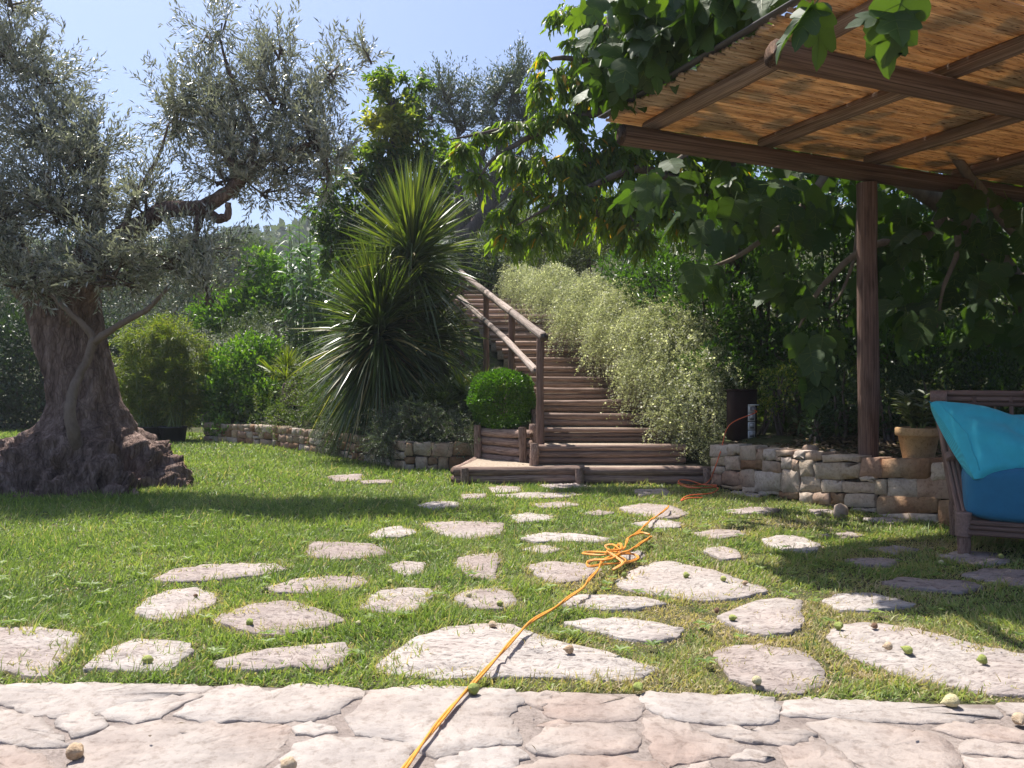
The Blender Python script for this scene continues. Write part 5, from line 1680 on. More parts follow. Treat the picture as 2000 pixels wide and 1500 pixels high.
def fig_leaf_mesh(seed):
    rr = np.random.default_rng(seed)
    half = np.array([(0, .0), (-.06, .10), (-.04, .23), (.03, .33), (.13, .40), (.25, .43), (.33, .37), (.36, .27), (.43, .29), (.54, .35), (.66, .37), (.71, .31), (.70, .23), (.68, .17), (.76, .17), (.87, .13), (.95, .06), (1.0, 0)])
    if seed % 2 == 1:                       # a leaf with shallow lobes
        half[7, 1], half[13, 1] = .34, .27
        half[8, 1] = .36; half[12, 1] = .31
    cv, fo = rr.uniform(.08, .42), rr.uniform(.02, .42)
    mb_ = MB()
    mid = np.array([(t, 0.0) for t in (1.0, .8, .6, .4, .2)])
    for sg in (1, -1):
        h = half.copy()
        h[1:-1] += rr.normal(size=(len(h) - 2, 2)) * .012
        out_ = np.concatenate([h, mid[1:]])
        z = -cv * out_[:, 0] ** 2 + fo * np.abs(out_[:, 1]) - .25 * out_[:, 1] ** 2 * 2 + .02 * np.sin(out_[:, 0] * 9 + seed)
        Vv = np.column_stack([out_[:, 0], out_[:, 1] * sg, z])
        f = np.arange(len(Vv))
        # fans from midrib points keep the blade curved
        fs = []
        rib = {0: 0, 1: 0, 2: 0, 3: 21, 4: 21, 5: 21, 6: 20, 7: 20, 8: 20, 9: 20, 10: 19, 11: 19, 12: 19, 13: 19, 14: 18, 15: 18, 16: 18, 17: 18}
        for i in range(len(h) - 1):
            a, b = rib[i], rib[i + 1]
            if i == 0:
                continue
            tri = (i, i + 1, a) if sg > 0 else (i + 1, i, a)
            if len({*tri}) == 3: fs.append(tri)
            if a != b:
                tri = (i + 1, b, a) if sg > 0 else (b, i + 1, a)
                if len({*tri}) == 3: fs.append(tri)
        mb_.add(Vv, fs, rr.random() * .1 + (seed % 5) * .15)
    zt = lambda x, y: -cv * x ** 2 + fo * abs(y) - .5 * y * y + .006
    for (ax_, ay, bx, by, w_) in [(0, 0, .95, 0, .012)] + [(t, 0, t + .2, s_ * .27, .007) for t in (.12, .34, .55) for s_ in (1, -1)] + [(.02, 0, .05, .26, .007), (.02, 0, .05, -.26, .007)]:
        d_ = np.array([bx - ax_, by - ay]); n_ = np.array([-d_[1], d_[0]]) / np.linalg.norm(d_) * w_
        qq = []
        for t in (0, .5, 1):
            x0, y0 = ax_ + d_[0] * t, ay + d_[1] * t
            k_ = 1 - .6 * t
            qq += [(x0 + n_[0] * k_, y0 + n_[1] * k_, zt(x0, y0)), (x0 - n_[0] * k_, y0 - n_[1] * k_, zt(x0, y0))]
        mb_.add(qq, [(0, 1, 3, 2), (2, 3, 5, 4)], 1.0)
    mb_.tube([(-.32, 0, .03), (-.15, 0, .02), (0, 0, 0)], [.012, .010, .010], 3, caps=False, rnd=.95)
    return mb_


FIGM = [fig_leaf_mesh(i).mesh('fig_leaf', M['fig']) for i in range(14)]
clusters = [(1185, 150, 4.5, 45, 55, .3, 22, .20), (1240, 120, 4.4, 50, 50, .3, 26, .21), (1300, 70, 4.3, 60, 50, .3, 26, .22), (1375, 30, 4.1, 60, 36, .3, 22, .23), (1440, -10, 4.0, 60, 36, .25, 16, .24), (1210, 40, 4.5, 80, 50, .4, 26, .21), (1290, 0, 4.4, 60, 30, .3, 12, .22), (1500, -15, 3.8, 40, 20, .2, 5, .24),
            (1590, 8, 2.7, 32, 14, .1, 3, .20), (1765, 0, 2.6, 50, 16, .1, 5, .20),
            (1300, 360, 5.5, 80, 50, .4, 16, .24), (1420, 400, 5.8, 90, 70, .4, 20, .25), (1540, 400, 6.1, 70, 50, .3, 12, .25), (1360, 530, 5.75, 40, 40, .15, 5, .22), (1540, 540, 5.9, 70, 60, .3, 12, .24), (1590, 680, 5.7, 60, 60, .2, 11, .26),
            (1570, 750, 5.6, 14, 14, .06, 1, .24), (1800, 620, 5.75, 60, 60, .3, 10, .25), (1920, 480, 5.8, 80, 130, .4, 22, .26), (1770, 440, 6.2, 60, 70, .3, 12, .25), (1980, 620, 5.8, 60, 70, .3, 8, .26), (1900, 400, 5.6, 50, 50, .2, 5, .24)]
cnt = 0
for px, py, D, rx, ry, rd, n, L in clusters:
    C = at(px, py, D)
    for i in range(n):
        u = rdir(1)[0] * (R.random() ** .4)
        P = C + u * np.array([rx * D / F, rd, ry * D / F])
        o = bpy.data.objects.new('leaf', FIGM[int(R.random() * 14)])
        d = unit(np.array([u[0] * .6 - .1, u[1] * .5 - .2, -.85]) + R.normal(size=3) * .42)
        nr = unit(np.array([-.1, -.35, .75]) + R.normal(size=3) * .45)
        sd = unit(np.cross(nr, d))
        nr = np.cross(d, sd)
        from mathutils import Matrix
        mt = Matrix((d, sd, nr)).transposed().to_4x4()
        s = L * R.uniform(.72, 1.12)
        o.rotation_euler = mt.to_euler()
        o.scale = (s, s * R.uniform(.9, 1.1), s)
        o.location = P
        COL.objects.link(o)
        hang(o, ft)
        cnt += 1
# further foliage above the roof and in the depth of the tree
lf = MB()
Vt = FIGM[0]
co = np.zeros(len(Vt.vertices) * 3, np.float32)
Vt.vertices.foreach_get('co', co)
co = co.reshape(-1, 3)
tri = [tuple(p.vertices) for p in Vt.polygons if len(p.vertices) == 3]
TF = (co.astype(float), tri)
for px, py, D, rx, ry, rd, n in ((1700, 500, 7.0, 200, 160, .5, 60), (1950, 520, 7.0, 150, 220, .5, 50), (1450, 420, 7.0, 120, 80, .4, 22)):
    C = at(px, py, D)
    u = rdir(n) * (R.random(n) ** .5)[:, None]
    P = C + u * np.array([rx * D / F, rd, ry * D / F])
    leaves(lf, P, u * .5 + R.normal(size=(n, 3)) * .4 + (0, 0, -.7), R.normal(size=(n, 3)) * .4 + (0, -.4, .7), .25, .25, R.random(n) * .6, TF)
n = 1000  # dense canopy, mostly out of view, added to shade the space behind the post
P = np.column_stack([R.uniform(1.3, 5.5, n), R.uniform(6.2, 8.4, n), R.uniform(2.75, 4.0, n)])
leaves(lf, P, R.normal(size=(n, 3)) + (0, 0, -.5), R.normal(size=(n, 3)) * .5 + (0, 0, 1), .24, .22, R.random(n) * .7, BROAD)
n = 130
P = np.column_stack([R.uniform(.8, 4.5, n), R.uniform(3.6, 6.5, n), R.uniform(2.65, 3.3, n)])
ok = np.dot(P - A0, pa) > .1
leaves(lf, P[ok], R.normal(size=(n, 3))[ok] + (0, 0, -.2), R.normal(size=(n, 3))[ok] * .4 + (0, 0, 1), .24, .24, R.random(ok.sum()) * .7, TF)
tag(lf.build('foliage', M['fig'], ft), kind='stuff')
# ------------------------------------------------------------------ socket post
sp = np.array([1.955, 6.80, .34])
bp = thing('socket_post', sp, 'dark brown garden power post with a column of white sockets on the right wall', 'power post')
ca, sa = math.cos(.22), math.sin(.22)
AX = np.array([(ca, sa, 0), (-sa, ca, 0), (0, 0, 1.0)])
dk = plain('dark_brown_paint', (0.024, 0.012, 0.011), .8, .15)
wh = plain('white_plastic', (0.62, 0.62, 0.64), .4)
gy_ = plain('grey_plastic', (0.16, 0.16, 0.18), .5)
m_ = MB(); m_.box(sp + (0, 0, .22), (.20, .15, .46), ax=AX); m_.build('post', dk, bp)
m_ = MB(); m_.box(sp + (0, 0, .458), (.21, .16, .018), ax=AX); m_.build('cap', dk, bp)
fx_, fy_ = AX[0], -AX[1]
pc = sp + fx_ * .048 + fy_ * .077
for i in range(4):
    z = .085 + i * .072
    cc = pc + np.array([0, 0, z])
    m_ = MB()
    m_.box(cc, (.062, .012, .066), ax=AX)
    so = m_.build('socket', wh, bp)
    m_ = MB()
    if i < 3:
        m_.box(cc + fy_ * .006, (.042, .006, .046), ax=AX)
        m_.box(cc + fy_ * .009 + (0, 0, .006), (.030, .004, .026), mi=1, ax=AX)
        m_.build('socket_lid', [gy_, wh], so)
    else:
        lid = cc + fy_ * .035 + (0, 0, .034)
        m_.box(lid, (.064, .07, .008), ax=AX)
        m_.build('socket_lid', wh, so)
pl_ = pc + np.array([0, 0, .30]) + fy_ * .03
m_ = MB(); m_.box(pl_, (.032, .05, .03), ax=AX)
m_.build('plug', gy_, bp)

# ------------------------------------------------------------------ cords
def spline(pts, k=10):
    P = np.asarray(pts, float)
    Q = np.concatenate([[2 * P[0] - P[1]], P, [2 * P[-1] - P[-2]]])
    out = []
    for i in range(1, len(Q) - 2):
        for t in np.arange(k) / k:
            a, b, c, d = Q[i - 1], Q[i], Q[i + 1], Q[i + 2]
            out.append(.5 * (2 * b + (c - a) * t + (2 * a - 5 * b + 4 * c - d) * t * t + (3 * b - a - 3 * c + d) * t ** 3))
    out.append(P[-1])
    return np.array(out)


gz = lambda x, y, z=.02: gp(x, y, z)
cordm = plain('orange_cord', (0.66, 0.27, 0.045), .45, .45, .18, 60, .3, .002)
redm = plain('red_cord', (0.62, 0.12, 0.04), .45, .45, .12, 60)
cpts = [gz(700, 1640, .018), gz(742, 1560, .018), gz(790, 1500, .018), gz(832, 1443, .018), gz(872, 1393, .018), gz(910, 1350, .018), gz(945, 1312, .03), gz(980, 1274, .034), gz(1012, 1238, .034), gz(1040, 1212, .04),
        gz(1085, 1186, .04), gz(1112, 1166, .04), gz(1138, 1148, .05), gz(1152, 1130, .05), gz(1168, 1112, .055), gz(1176, 1096, .06), gz(1190, 1088, .06), gz(1212, 1082, .06)]
tang = [gz(1212, 1082, .06), gz(1236, 1082, .04), gz(1246, 1090, .03), gz(1225, 1098, .03), gz(1180, 1102, .05), gz(1152, 1106, .05), gz(1146, 1100, .05), gz(1158, 1094, .06), gz(1190, 1092, .07), gz(1215, 1080, .06),
        gz(1228, 1076, .05), gz(1260, 1055, .05), gz(1272, 1048, .03), gz(1255, 1060, .04), gz(1220, 1078, .07), gz(1190, 1074, .05), gz(1183, 1066, .06), gz(1198, 1064, .07), gz(1212, 1074, .08), gz(1210, 1062, .07),
        gz(1185, 1083, .05), gz(1140, 1081, .04), gz(1150, 1078, .04), gz(1190, 1080, .06), gz(1222, 1094, .05), gz(1208, 1105, .04), gz(1198, 1112, .03), gz(1216, 1100, .05), gz(1200, 1086, .07), gz(1186, 1076, .08),
        gz(1216, 1072, .07), gz(1224, 1058, .06), gz(1228, 1050, .055), gz(1250, 1041, .05), gz(1268, 1044, .045), gz(1252, 1040, .05), gz(1240, 1044, .05), gz(1250, 1036, .05), gz(1256, 1030, .045), gz(1268, 1018, .04),
        gz(1276, 1012, .03), gz(1290, 1003, .03), gz(1302, 993, .05), gz(1306, 988, .04)]
P = spline(cpts + tang[1:], 8)
m_ = MB()
s = np.concatenate([[0], np.cumsum(np.linalg.norm(np.diff(P, axis=0), axis=1))])
tn = unit(np.gradient(P, axis=0))
sd = unit(np.cross(tn, (0, 0, 1.0)))
for ph in (0, math.pi):
    q = P + sd * (np.cos(s * 11 + ph) * .0036)[:, None]
    q[:, 2] += np.sin(s * 11 + ph) * .002
    m_.tube(q, .0038, 6)
tag(m_.build('extension_cord', cordm, smooth=True), 'twisted orange extension cord running from the terrace to a tangle on the flagstones', 'cord')
m_ = MB()
q = [pl_ + fy_ * .02 + (0, 0, -.01), pl_ + fy_ * .07 + np.array([-.02, 0, -.03]), at(1425, 830, 6.62), at(1408, 880, 6.5), at(1396, 915, 6.46), gz(1386, 938, .05), gz(1372, 946, .03), gz(1345, 948, .03), gz(1326, 942, .05), gz(1330, 937, .06), gz(1352, 940, .05),
     gz(1375, 947, .03), gz(1400, 948, .04), gz(1380, 953, .03), gz(1340, 950, .03), gz(1324, 944, .04), gz(1350, 953, .04), gz(1400, 952, .03), gz(1390, 963, .03), gz(1345, 968, .04), gz(1330, 978, .03), gz(1345, 973, .04), gz(1372, 972, .03)]
m_.tube(spline(q, 8), .0045, 6)
tag(m_.build('power_cable', redm, smooth=True), 'red-orange cable hanging from the socket post and coiled by the landing', 'cable')

# ------------------------------------------------------------------ flowerpot
pp = np.array([2.625, 5.16, .358])
fp = thing('flowerpot', pp, 'mossy terracotta flowerpot with a leafy herb on the wall beside the sofa', 'flowerpot')
m_ = MB()
prof = [(.0, 0), (.088, 0), (.092, .01), (.120, .155), (.132, .158), (.138, .165), (.139, .205), (.133, .212), (.122, .212), (.118, .185)]
ths = np.arange(28) / 28 * 6.283
V = np.concatenate([np.column_stack([pp[0] + np.cos(ths) * r, pp[1] + np.sin(ths) * r, np.full(28, pp[2] + z)]) for r, z in prof])
j = np.arange(28); k = (j + 1) % 28
m_.add(V, np.concatenate([np.stack([i * 28 + j, i * 28 + k, (i + 1) * 28 + k, (i + 1) * 28 + j], 1) for i in range(len(prof) - 1)]))
m_.build('pot', stone_mat('terracotta', [(0.38, 0.22, 0.11), (0.46, 0.29, 0.15), (0.42, 0.30, 0.17)], 16, .55, .5, .004, dark=(.42, .36, .24), rand=(1, 1)), fp, smooth=True)
m_ = MB(); m_.ngon(np.column_stack([pp[0] + np.cos(ths) * .119, pp[1] + np.sin(ths) * .119, np.full(28, pp[2] + .188)])); m_.build('soil', M['soil'], fp)
m_, s_ = MB(), MB()
for i in range(20):
    a = R.random() * 6.283
    p0 = pp + np.array([math.cos(a) * .06 * R.random(), math.sin(a) * .06 * R.random(), .18])
    d = np.array([math.cos(a) * .4, math.sin(a) * .4, 1.0])
    Ln = R.uniform(.12, .27)
    s_.tube([p0, p0 + unit(d) * Ln], [.004, .002], 4, caps=False)
    k_ = 12
    t = np.linspace(.25, 1, k_)
    az = np.arange(k_) * 1.9
    D = np.column_stack([np.cos(az), np.sin(az), np.full(k_, .5)])
    leaves(m_, p0 + unit(d) * (t * Ln)[:, None], D, np.column_stack([np.zeros(k_), np.zeros(k_), np.ones(k_)]) + R.normal(size=(k_, 3)) * .2, .085, .026, None, BROAD)
m_.build('foliage', M['rosemary'], fp)
s_.build('stems', M['green_stem'], fp)

# ------------------------------------------------------------------ stones lying about
def boulder(name, c, r, label, mat):
    m_ = MB()
    nu, nv = 14, 8
    V = []
    for i in range(nv + 1):
        ph = math.pi * i / nv
        for jj in range(nu):
            t = 2 * math.pi * jj / nu
            d = Vector((math.sin(ph) * math.cos(t), math.sin(ph) * math.sin(t), math.cos(ph)))
            k_ = 1 + .16 * noise.noise(d * 1.7 + Vector((c[0] * 9, 0, 0)))
            V.append((c[0] + d.x * r[0] * k_, c[1] + d.y * r[1] * k_, c[2] + d.z * r[2] * k_))
    jx = np.arange(nu); kx = (jx + 1) % nu
    m_.add(V, np.concatenate([np.stack([i * nu + jx, (i + 1) * nu + jx, (i + 1) * nu + kx, i * nu + kx], 1) for i in range(nv)]))
    return tag(m_.build(name, mat, smooth=True, loc=c), label, 'stone')


boulder('pebble', (2.19, 5.86, .372), (.058, .05, .034), 'rounded grey pebble lying on the wall top left of the post', M['wallstone'])
boulder('pebble', (2.33, 5.80, .36), (.03, .026, .016), 'small flat stone on the wall top beside the rounded pebble', M['wallstone'])
boulder('rock', gp(1642, 1000, .03), (.05, .04, .055), 'mossy broken rock in the grass at the foot of the right wall', M['wallstone'])

# ------------------------------------------------------------------ rattan sofa
so_ = np.array([2.255, 3.99, 0.0])
su, sv = np.array([.903, -.43, 0]), np.array([.43, .903, 0])


def sf(u, v, z):
    return so_ + su * u + sv * v + np.array([0, 0, z])


ratt = log_mat('rattan', [(0.11, 0.062, 0.05), (0.20, 0.125, 0.10), (0.28, 0.19, 0.16)], bs=.4)
sofa = thing('rattan_sofa', so_, 'low brown rattan sofa at the right edge, under the pergola', 'sofa')
SW, SD = 1.7, .56


def pole(name, a, b, r):
    return log(name, a, b, r, ratt, sofa)


for u in (0, SW):
    pole('leg', sf(u, 0, 0), sf(u, 0, .20), .030)
    pole('leg', sf(u, SD, 0), sf(u, SD, .20), .030)
    fl_ = -.09 if u == 0 else .09
    pole('back_post', sf(u, SD, .19), sf(u + fl_, SD + .10, .78), .028)
    for i in range(3):
        pole('arm_pole', sf(u + .022 * i - .01, -.01, .15), sf(u + .022 * i - .01 + fl_, SD + .09, .76), .0125)
    for i in range(4):
        v = .14 + i * .1
        pole('side_pole', sf(u + .02, v, .16), sf(u + .02 + fl_ * v / (SD + .1), v + .02, .15 + .61 * v / (SD + .1)), .010)
for i in range(3):
    pole('front_rail', sf(.0, -.02 + .004 * i, .112 + i * .026), sf(SW, -.02 + .004 * i, .112 + i * .026), .013)
    pole('side_rail', sf(0, .0, .112 + i * .026), sf(0, SD, .112 + i * .026), .013)
    pole('back_rail', sf(0, SD, .112 + i * .026), sf(SW, SD, .112 + i * .026), .013)
for i in range(2):
    pole('top_rail', sf(-.10, SD + .115 + .012 * i, .795 - i * .028), sf(SW, SD + .115 + .012 * i, .795 - i * .028), .017)
for i in range(4):
    pole('back_slat', sf(-.085 + .012 * i, SD + .105 - .016 * i, .735 - i * .075), sf(SW, SD + .105 - .016 * i, .735 - i * .075), .012)
for i in range(9):
    u = .10 + i * .18
    pole('back_slat', sf(u, SD + .02, .19), sf(u, SD + .115, .78), .011)
# seat deck
m_ = MB(); m_.box(sf(SW / 2, SD / 2, .155), (SW - .03, SD - .02, .02), ax=np.array([su, sv, (0, 0, 1)])); m_.build('seat_deck', plain('rattan_weave', (0.17, 0.12, 0.1), .7), sofa)
# bindings where canes meet
bind = plain('cane_binding', (0.22, 0.14, 0.115), .6, .3, .25, 90, .4, .003)
for c, ax_, r, ln in ((sf(0, 0, .15), (0, 0, 1), .036, .12), (sf(-.08, SD + .105, .775), su, .036, .085), (sf(.48, -.02, .136), su, .044, .045), (sf(1.0, -.02, .136), su, .044, .045), (sf(-.03, .30, .46), (.1, .55, .6), .034, .04),
                      (sf(.36, SD + .118, .782), su, .040, .035), (sf(.72, SD + .118, .782), su, .040, .035)):
    m_ = MB()
    ax_ = unit(np.asarray(ax_, float))
    tt = np.linspace(-.5, .5, 17)
    m_.tube(c + ax_ * (tt * ln)[:, None], r * (1 + .06 * (np.arange(17) % 2)), 12)
    m_.build('binding', bind, sofa, smooth=False)


# cushions
def fabric(name, col, sc=300):
    m, nt, p, out = newmat(name)
    tcn = nt.nodes.new("ShaderNodeTexCoord")
    w1 = nt.nodes.new("ShaderNodeTexWave"); w1.bands_direction = 'X'; w1.inputs['Scale'].default_value = sc; w1.inputs['Distortion'].default_value = .6
    w2 = nt.nodes.new("ShaderNodeTexWave"); w2.bands_direction = 'Z'; w2.inputs['Scale'].default_value = sc; w2.inputs['Distortion'].default_value = .6
    nt.links.new(tcn.outputs['Object'], w1.inputs[0]); nt.links.new(tcn.outputs['Object'], w2.inputs[0])
    n_ = noise_tex(nt, 22, 5, .6)
    r = ramp(nt, [tuple(x * .93 for x in col), tuple(min(1, x * 1.06) for x in col)], [.3, .7])
    nt.links.new(n_, r.inputs[0])
    c = mixc(nt, r.outputs[0], mixc(nt, w1.outputs[0], w2.outputs[0], .5), .3, 'OVERLAY')
    nt.links.new(c, p.inputs['Base Color'])
    p.inputs['Roughness'].default_value = .85
    p.inputs['Specular IOR Level'].default_value = .2
    p.inputs['Sheen Weight'].default_value = .1
    ad = nt.nodes.new("ShaderNodeMath"); ad.operation = 'ADD'
    nt.links.new(w1.outputs[0], ad.inputs[0]); nt.links.new(w2.outputs[0], ad.inputs[1])
    bump(nt, p, ad.outputs[0], .2, .001)
    return m


teal, blue = fabric('turquoise_fabric', (0.05, 0.42, 0.52)), fabric('blue_fabric', (0.03, 0.16, 0.28))
# seat cushion: a fat rounded block
m_ = MB()
nu, nv = 40, 26
cl, cwid, cht = 1.62, .56, .275


def superq(u, v, e1=.28, e2=.22):
    f = lambda w, e: np.sign(w) * np.abs(w) ** e
    return f(np.cos(v), e1) * f(np.cos(u), e2), f(np.cos(v), e1) * f(np.sin(u), e2), f(np.sin(v), e1)


us = np.linspace(-math.pi, math.pi, nu * 4, endpoint=False)
vs = np.linspace(-math.pi / 2, math.pi / 2, nv * 2 + 1)
UU, VV = np.meshgrid(us, vs)
x_, y_, z_ = superq(UU, VV)
cc = sf(.005 + cl / 2, cwid / 2 - .045, .168 + cht / 2)
puff = .012 * np.cos(x_ * 1.2) * np.cos(y_ * 1.2)
Vc = cc + (x_ * cl / 2)[..., None] * su + (y_ * cwid / 2)[..., None] * sv + (z_ * (cht / 2 + puff))[..., None] * np.array([0, 0, 1.0])
nr0, nc0 = UU.shape
jx = np.arange(nc0); kx = (jx + 1) % nc0
m_.add(Vc.reshape(-1, 3), np.concatenate([np.stack([i * nc0 + jx, i * nc0 + kx, (i + 1) * nc0 + kx, (i + 1) * nc0 + jx], 1) for i in range(nr0 - 1)]))
tag(m_.build('seat_cushion', blue, smooth=True, loc=tuple(sf(.8, .3, .17))), 'thick dark blue seat cushion on the rattan sofa', 'cushion')
m_ = MB()
for zf in (.80, -.80):
    ta_ = np.linspace(-math.pi, math.pi, 90)
    vv = math.asin(abs(zf)) * np.sign(zf)
    kk = np.cos(vv) ** .28
    cx_ = np.sign(np.cos(ta_)) * np.abs(np.cos(ta_)) ** .22 * kk * 1.004
    cy_ = np.sign(np.sin(ta_)) * np.abs(np.sin(ta_)) ** .22 * kk * 1.004
    zz_ = np.sign(zf) * abs(math.sin(vv)) ** .28 * (cht / 2 + .012 * np.cos(cx_ * 1.2) * np.cos(cy_ * 1.2))
    m_.tube(cc + (cx_ * cl / 2)[:, None] * su + (cy_ * cwid / 2)[:, None] * sv + zz_[:, None] * np.array([0, 0, 1.0]), .0035, 5)
m_.build('piping', blue, bpy.data.objects['seat_cushion'], smooth=True)
# throw pillow
TL, BL, TR, BR = at(1813, 783, 4.28), at(1903, 936, 3.93), at(2035, 838, 4.33), at(2125, 930, 3.86)
m_ = MB()
g_ = 34
tt = np.linspace(-1, 1, g_)
A_, B_ = np.meshgrid(tt, tt, indexing='ij')
nP = unit(np.cross(TR - TL, BL - TL))
if nP[1] > 0: nP = -nP
pin = 1 - .07 * (1 - A_ ** 2) * np.abs(B_) ** 3
pin2 = 1 - .07 * (1 - B_ ** 2) * np.abs(A_) ** 3
a_, b_ = A_ * pin2, B_ * pin
base = ((1 - a_)[..., None] * ((1 - b_)[..., None] * TL + (1 + b_)[..., None] * BL) + (1 + a_)[..., None] * ((1 - b_)[..., None] * TR + (1 + b_)[..., None] * BR)) / 4
thk = .135 * ((1 - A_ ** 2) ** .38) * ((1 - B_ ** 2) ** .38)
wr_ = np.zeros_like(A_)
for i in range(g_):
    for jj in range(g_):
        q = Vector((A_[i, jj] * 2.0, B_[i, jj] * 2.0, .3))
        wr_[i, jj] = .020 * noise.noise(q * 1.1) + .014 * math.sin(7 * (A_[i, jj] - .9 * B_[i, jj]) + 3 * noise.noise(q)) * (1 - A_[i, jj] ** 2) * (1 - B_[i, jj] ** 2)
        wr_[i, jj] += .010 * max(0, -A_[i, jj]) * noise.noise(Vector((A_[i, jj] * 2, B_[i, jj] * 7, 2)))
Fv = base + nP * (thk + wr_ * np.minimum(1, thk / .04))[..., None]
Bv = base - nP * thk[..., None]
ix = np.arange(g_ * g_).reshape(g_, g_)
fq = np.stack([ix[:-1, :-1], ix[1:, :-1], ix[1:, 1:], ix[:-1, 1:]], -1).reshape(-1, 4)
m_.add(Fv.reshape(-1, 3), fq)
m_.add(Bv.reshape(-1, 3), fq[:, ::-1])
pil = tag(m_.build('pillow', teal, smooth=True, loc=tuple((TL + BR) / 2)), 'plump turquoise throw pillow leaning on the blue seat cushion', 'pillow')
m_ = MB()
lc = base[1, 7] + nP * .012
m_.box(lc, (.012, .003, .022), ax=np.array([unit(np.cross(nP, BL - TL)), nP, unit(BL - TL)]))
m_.build('care_tag', plain('tag_white', (0.55, 0.6, 0.75), .6), pil)
m_ = MB()
m_.tube(Fv[1, 2:-2] + nP * .001, .003, 5)
m_.build('seam', teal, pil)

# ------------------------------------------------------------------ fallen figs
def fig_mesh(seed):
    m_ = MB()
    rr = np.random.default_rng(seed)
    nu, nv = 12, 9
    prof = [(0, -.44), (.10, -.47), (.36, -.38), (.5, -.1), (.46, .14), (.31, .36), (.15, .52), (.07, .66), (0.0, .74)]
    V = []
    for r, z in prof:
        for jj in range(nu):
            t = jj / nu * 6.283
            k_ = r * (1 + .07 * math.sin(t * 2 + seed) + .05 * math.sin(t * 3 + seed * 2 + z * 4) + .03 * rr.normal())
            V.append((k_ * math.cos(t), k_ * math.sin(t), z))
    jx = np.arange(nu); kx = (jx + 1) % nu
    m_.add(V, np.concatenate([np.stack([i * nu + jx, i * nu + kx, (i + 1) * nu + kx, (i + 1) * nu + jx], 1) for i in range(nv - 1)]))
    return m_


def fig_skin(name, lo, mid, hi, spot):
    m, nt, p, out = newmat(name)
    oi = nt.nodes.new("ShaderNodeObjectInfo")
    n1 = noise_tex(nt, 1.6, 4, .6)
    n2 = noise_tex(nt, 7.0, 4, .65)
    ad = nt.nodes.new("ShaderNodeMath"); ad.operation = 'MULTIPLY_ADD'; ad.inputs[1].default_value = .35
    nt.links.new(oi.outputs['Random'], ad.inputs[0]); nt.links.new(n1, ad.inputs[2])
    r = ramp(nt, [lo, mid, hi], [.35, .62, .9])
    nt.links.new(ad.outputs[0], r.inputs[0])
    r2 = ramp(nt, [spot, (1, 1, 1)], [.34, .42])
    nt.links.new(n2, r2.inputs[0])
    c = mixc(nt, r.outputs[0], r2.outputs[0], .75, 'MULTIPLY')
    nt.links.new(c, p.inputs['Base Color'])
    p.inputs['Roughness'].default_value = .6
    p.inputs['Specular IOR Level'].default_value = .3
    bump(nt, p, n2, .5, .06)
    return m


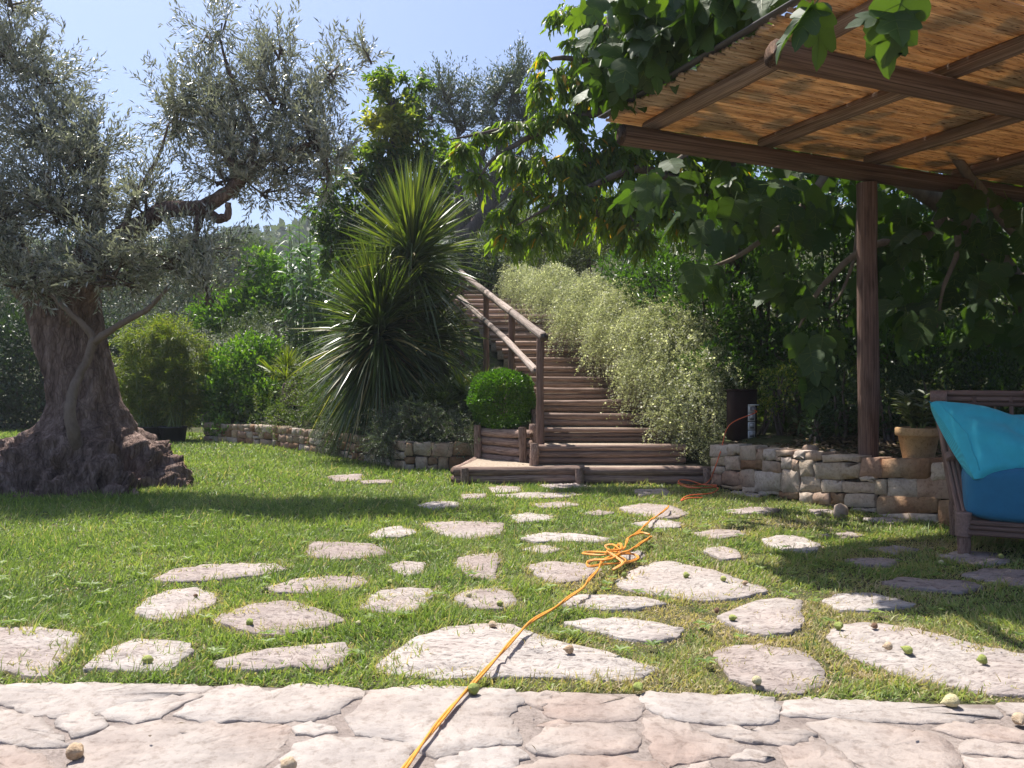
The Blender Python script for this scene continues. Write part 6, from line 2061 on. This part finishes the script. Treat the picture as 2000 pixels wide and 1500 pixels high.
FC = {'g': fig_skin('green_fig', (.20, .25, .055), (.30, .35, .085), (.42, .42, .14), (.7, .6, .45)),
      'b': fig_skin('beige_fig', (.36, .23, .13), (.50, .36, .23), (.58, .46, .32), (.6, .5, .4)),
      'p': fig_skin('pale_fig', (.46, .38, .20), (.55, .48, .27), (.62, .56, .36), (.7, .6, .45)),
      'r': fig_skin('brown_fig', (.10, .05, .03), (.19, .10, .06), (.28, .17, .10), (.4, .3, .25))}
FMESH = {k: [fig_mesh(i).mesh('fallen_fig', FC[k], smooth=True) for i in range(3)] for k in FC}
FIGS = [
    (147, 1468, 'b', .044, 'beige shrivelled fig on the terrace paving in the bottom left corner'),
    (288, 1288, 'g', .036, 'green fig alone on the small flagstone at lower left, next to the terrace edge'),
    (488, 1215, 'g', .030, 'green fig at the left tip of a pale flagstone left of centre'),
    (382, 1163, 'r', .020, 'small brown fig on the back edge of the roundish left flagstone'),
    (924, 1345, 'g', .036, 'green fig touching the orange cord where it crosses the terrace edge'),
    (563, 1494, 'b', .042, 'beige fig at the very bottom of the picture, left of the orange cord'),
    (915, 1162, 'p', .026, 'pale dry fig on the left end of a small flagstone left of the cord'),
    (976, 1178, 'g', .028, 'green fig on the right end of a small flagstone left of the cord'),
    (962, 1219, 'b', .028, 'beige fig at the back edge of the long big flagstone beside the cord'),
    (1112, 1268, 'b', .032, 'beige fig on the right half of the long big flagstone the cord crosses'),
    (1247, 1341, 'g', .032, 'green fig half hidden in the grass strip right of the long flagstone'),
    (1340, 1123, 'g', .030, 'green fig in the middle of the wide flagstone right of the cord tangle'),
    (1413, 1130, 'g', .030, 'green fig second from the right on the wide flagstone by the tangle'),
    (1455, 1138, 'b', .026, 'beige fig on the right tip of the wide flagstone by the tangle'),
    (1219, 1122, 'g', .028, 'yellow-green fig at the left tip of the wide flagstone just under the tangle'),
    (1431, 1206, 'g', .030, 'green fig on the left edge of the squarish flagstone right of centre'),
    (1400, 1192, 'r', .024, 'brown rotten fig in dry grass just left of the squarish flagstone'),
    (1638, 1222, 'g', .032, 'green fig at the back left corner of the largest right flagstone'),
    (1735, 1262, 'b', .036, 'beige-brown fig in the middle of the largest right flagstone'),
    (1773, 1269, 'g', .034, 'green fig right beside the beige one on the largest right flagstone'),
    (1919, 1288, 'g', .034, 'green fig alone at the right end of the largest right flagstone'),
    (1708, 1222, 'r', .026, 'squashed brown fig at the back edge of the largest right flagstone'),
    (1478, 1329, 'p', .034, 'pale green fig on the front edge of the flagstone nearest the terrace'),
    (1858, 1368, 'p', .042, 'pale elongated fig on the edge of the terrace, lower right'),
    (1991, 1404, 'b', .038, 'tan fig on the terrace at the right picture edge'),
    (762, 1136, 'g', .026, 'green fig in the grass left of centre, between small flagstones'),
    (700, 1217, 'p', .024, 'yellowish fig in the grass right of the pale flagstone with a fig'),
    (1955, 1086, 'g', .030, 'green fig in the shade beneath the rattan sofa'),
    (1838, 1098, 'p', .024, 'pale fig in the shaded grass beside the sofa leg'),
]
for x, y, k, dia, lab in FIGS:
    dia *= .9
    z = .006 if y < 1350 else .002
    p = gp(x, y, z + dia * .40)
    o = bpy.data.objects.new('fallen_fig', FMESH[k][int(R.random() * 3)])
    o.scale = (dia * R.uniform(.85, 1.1), dia * R.uniform(.85, 1.1), dia * R.uniform(.8, 1.1))
    o.rotation_euler = (R.uniform(1.2, 1.9), R.uniform(-.3, .3), R.random() * 6.283)
    o.location = p
    COL.objects.link(o)
    tag(o, lab, 'fig', 'figs fallen on the stones and grass')
# a few dry leaves on the path and landing
n = 90
x, y = R.uniform(-1.2, 2.2, n), R.uniform(1.8, 6.5, n)
ok = y > np.interp(x, edge_x, edge_y) - .4
P = np.column_stack([x, y, np.full(n, .022)])[ok]
q_ = np.column_stack([R.uniform(-.3, 1.6, 40), R.uniform(6.88, 7.12, 40), np.full(40, .135)])
P = np.concatenate([P, q_])
lm = MB()
leaves(lm, P, R.normal(size=(len(P), 3)) * (1, 1, .1), R.normal(size=(len(P), 3)) * .3 + (0, 0, 1), R.uniform(.008, .028, len(P)), R.uniform(.004, .011, len(P)))
tag(lm.build('dry_leaves', bpy.data.materials['dry_leaf']), 'scattered bits of dry leaf on the flagstones and stair landing', kind='stuff')
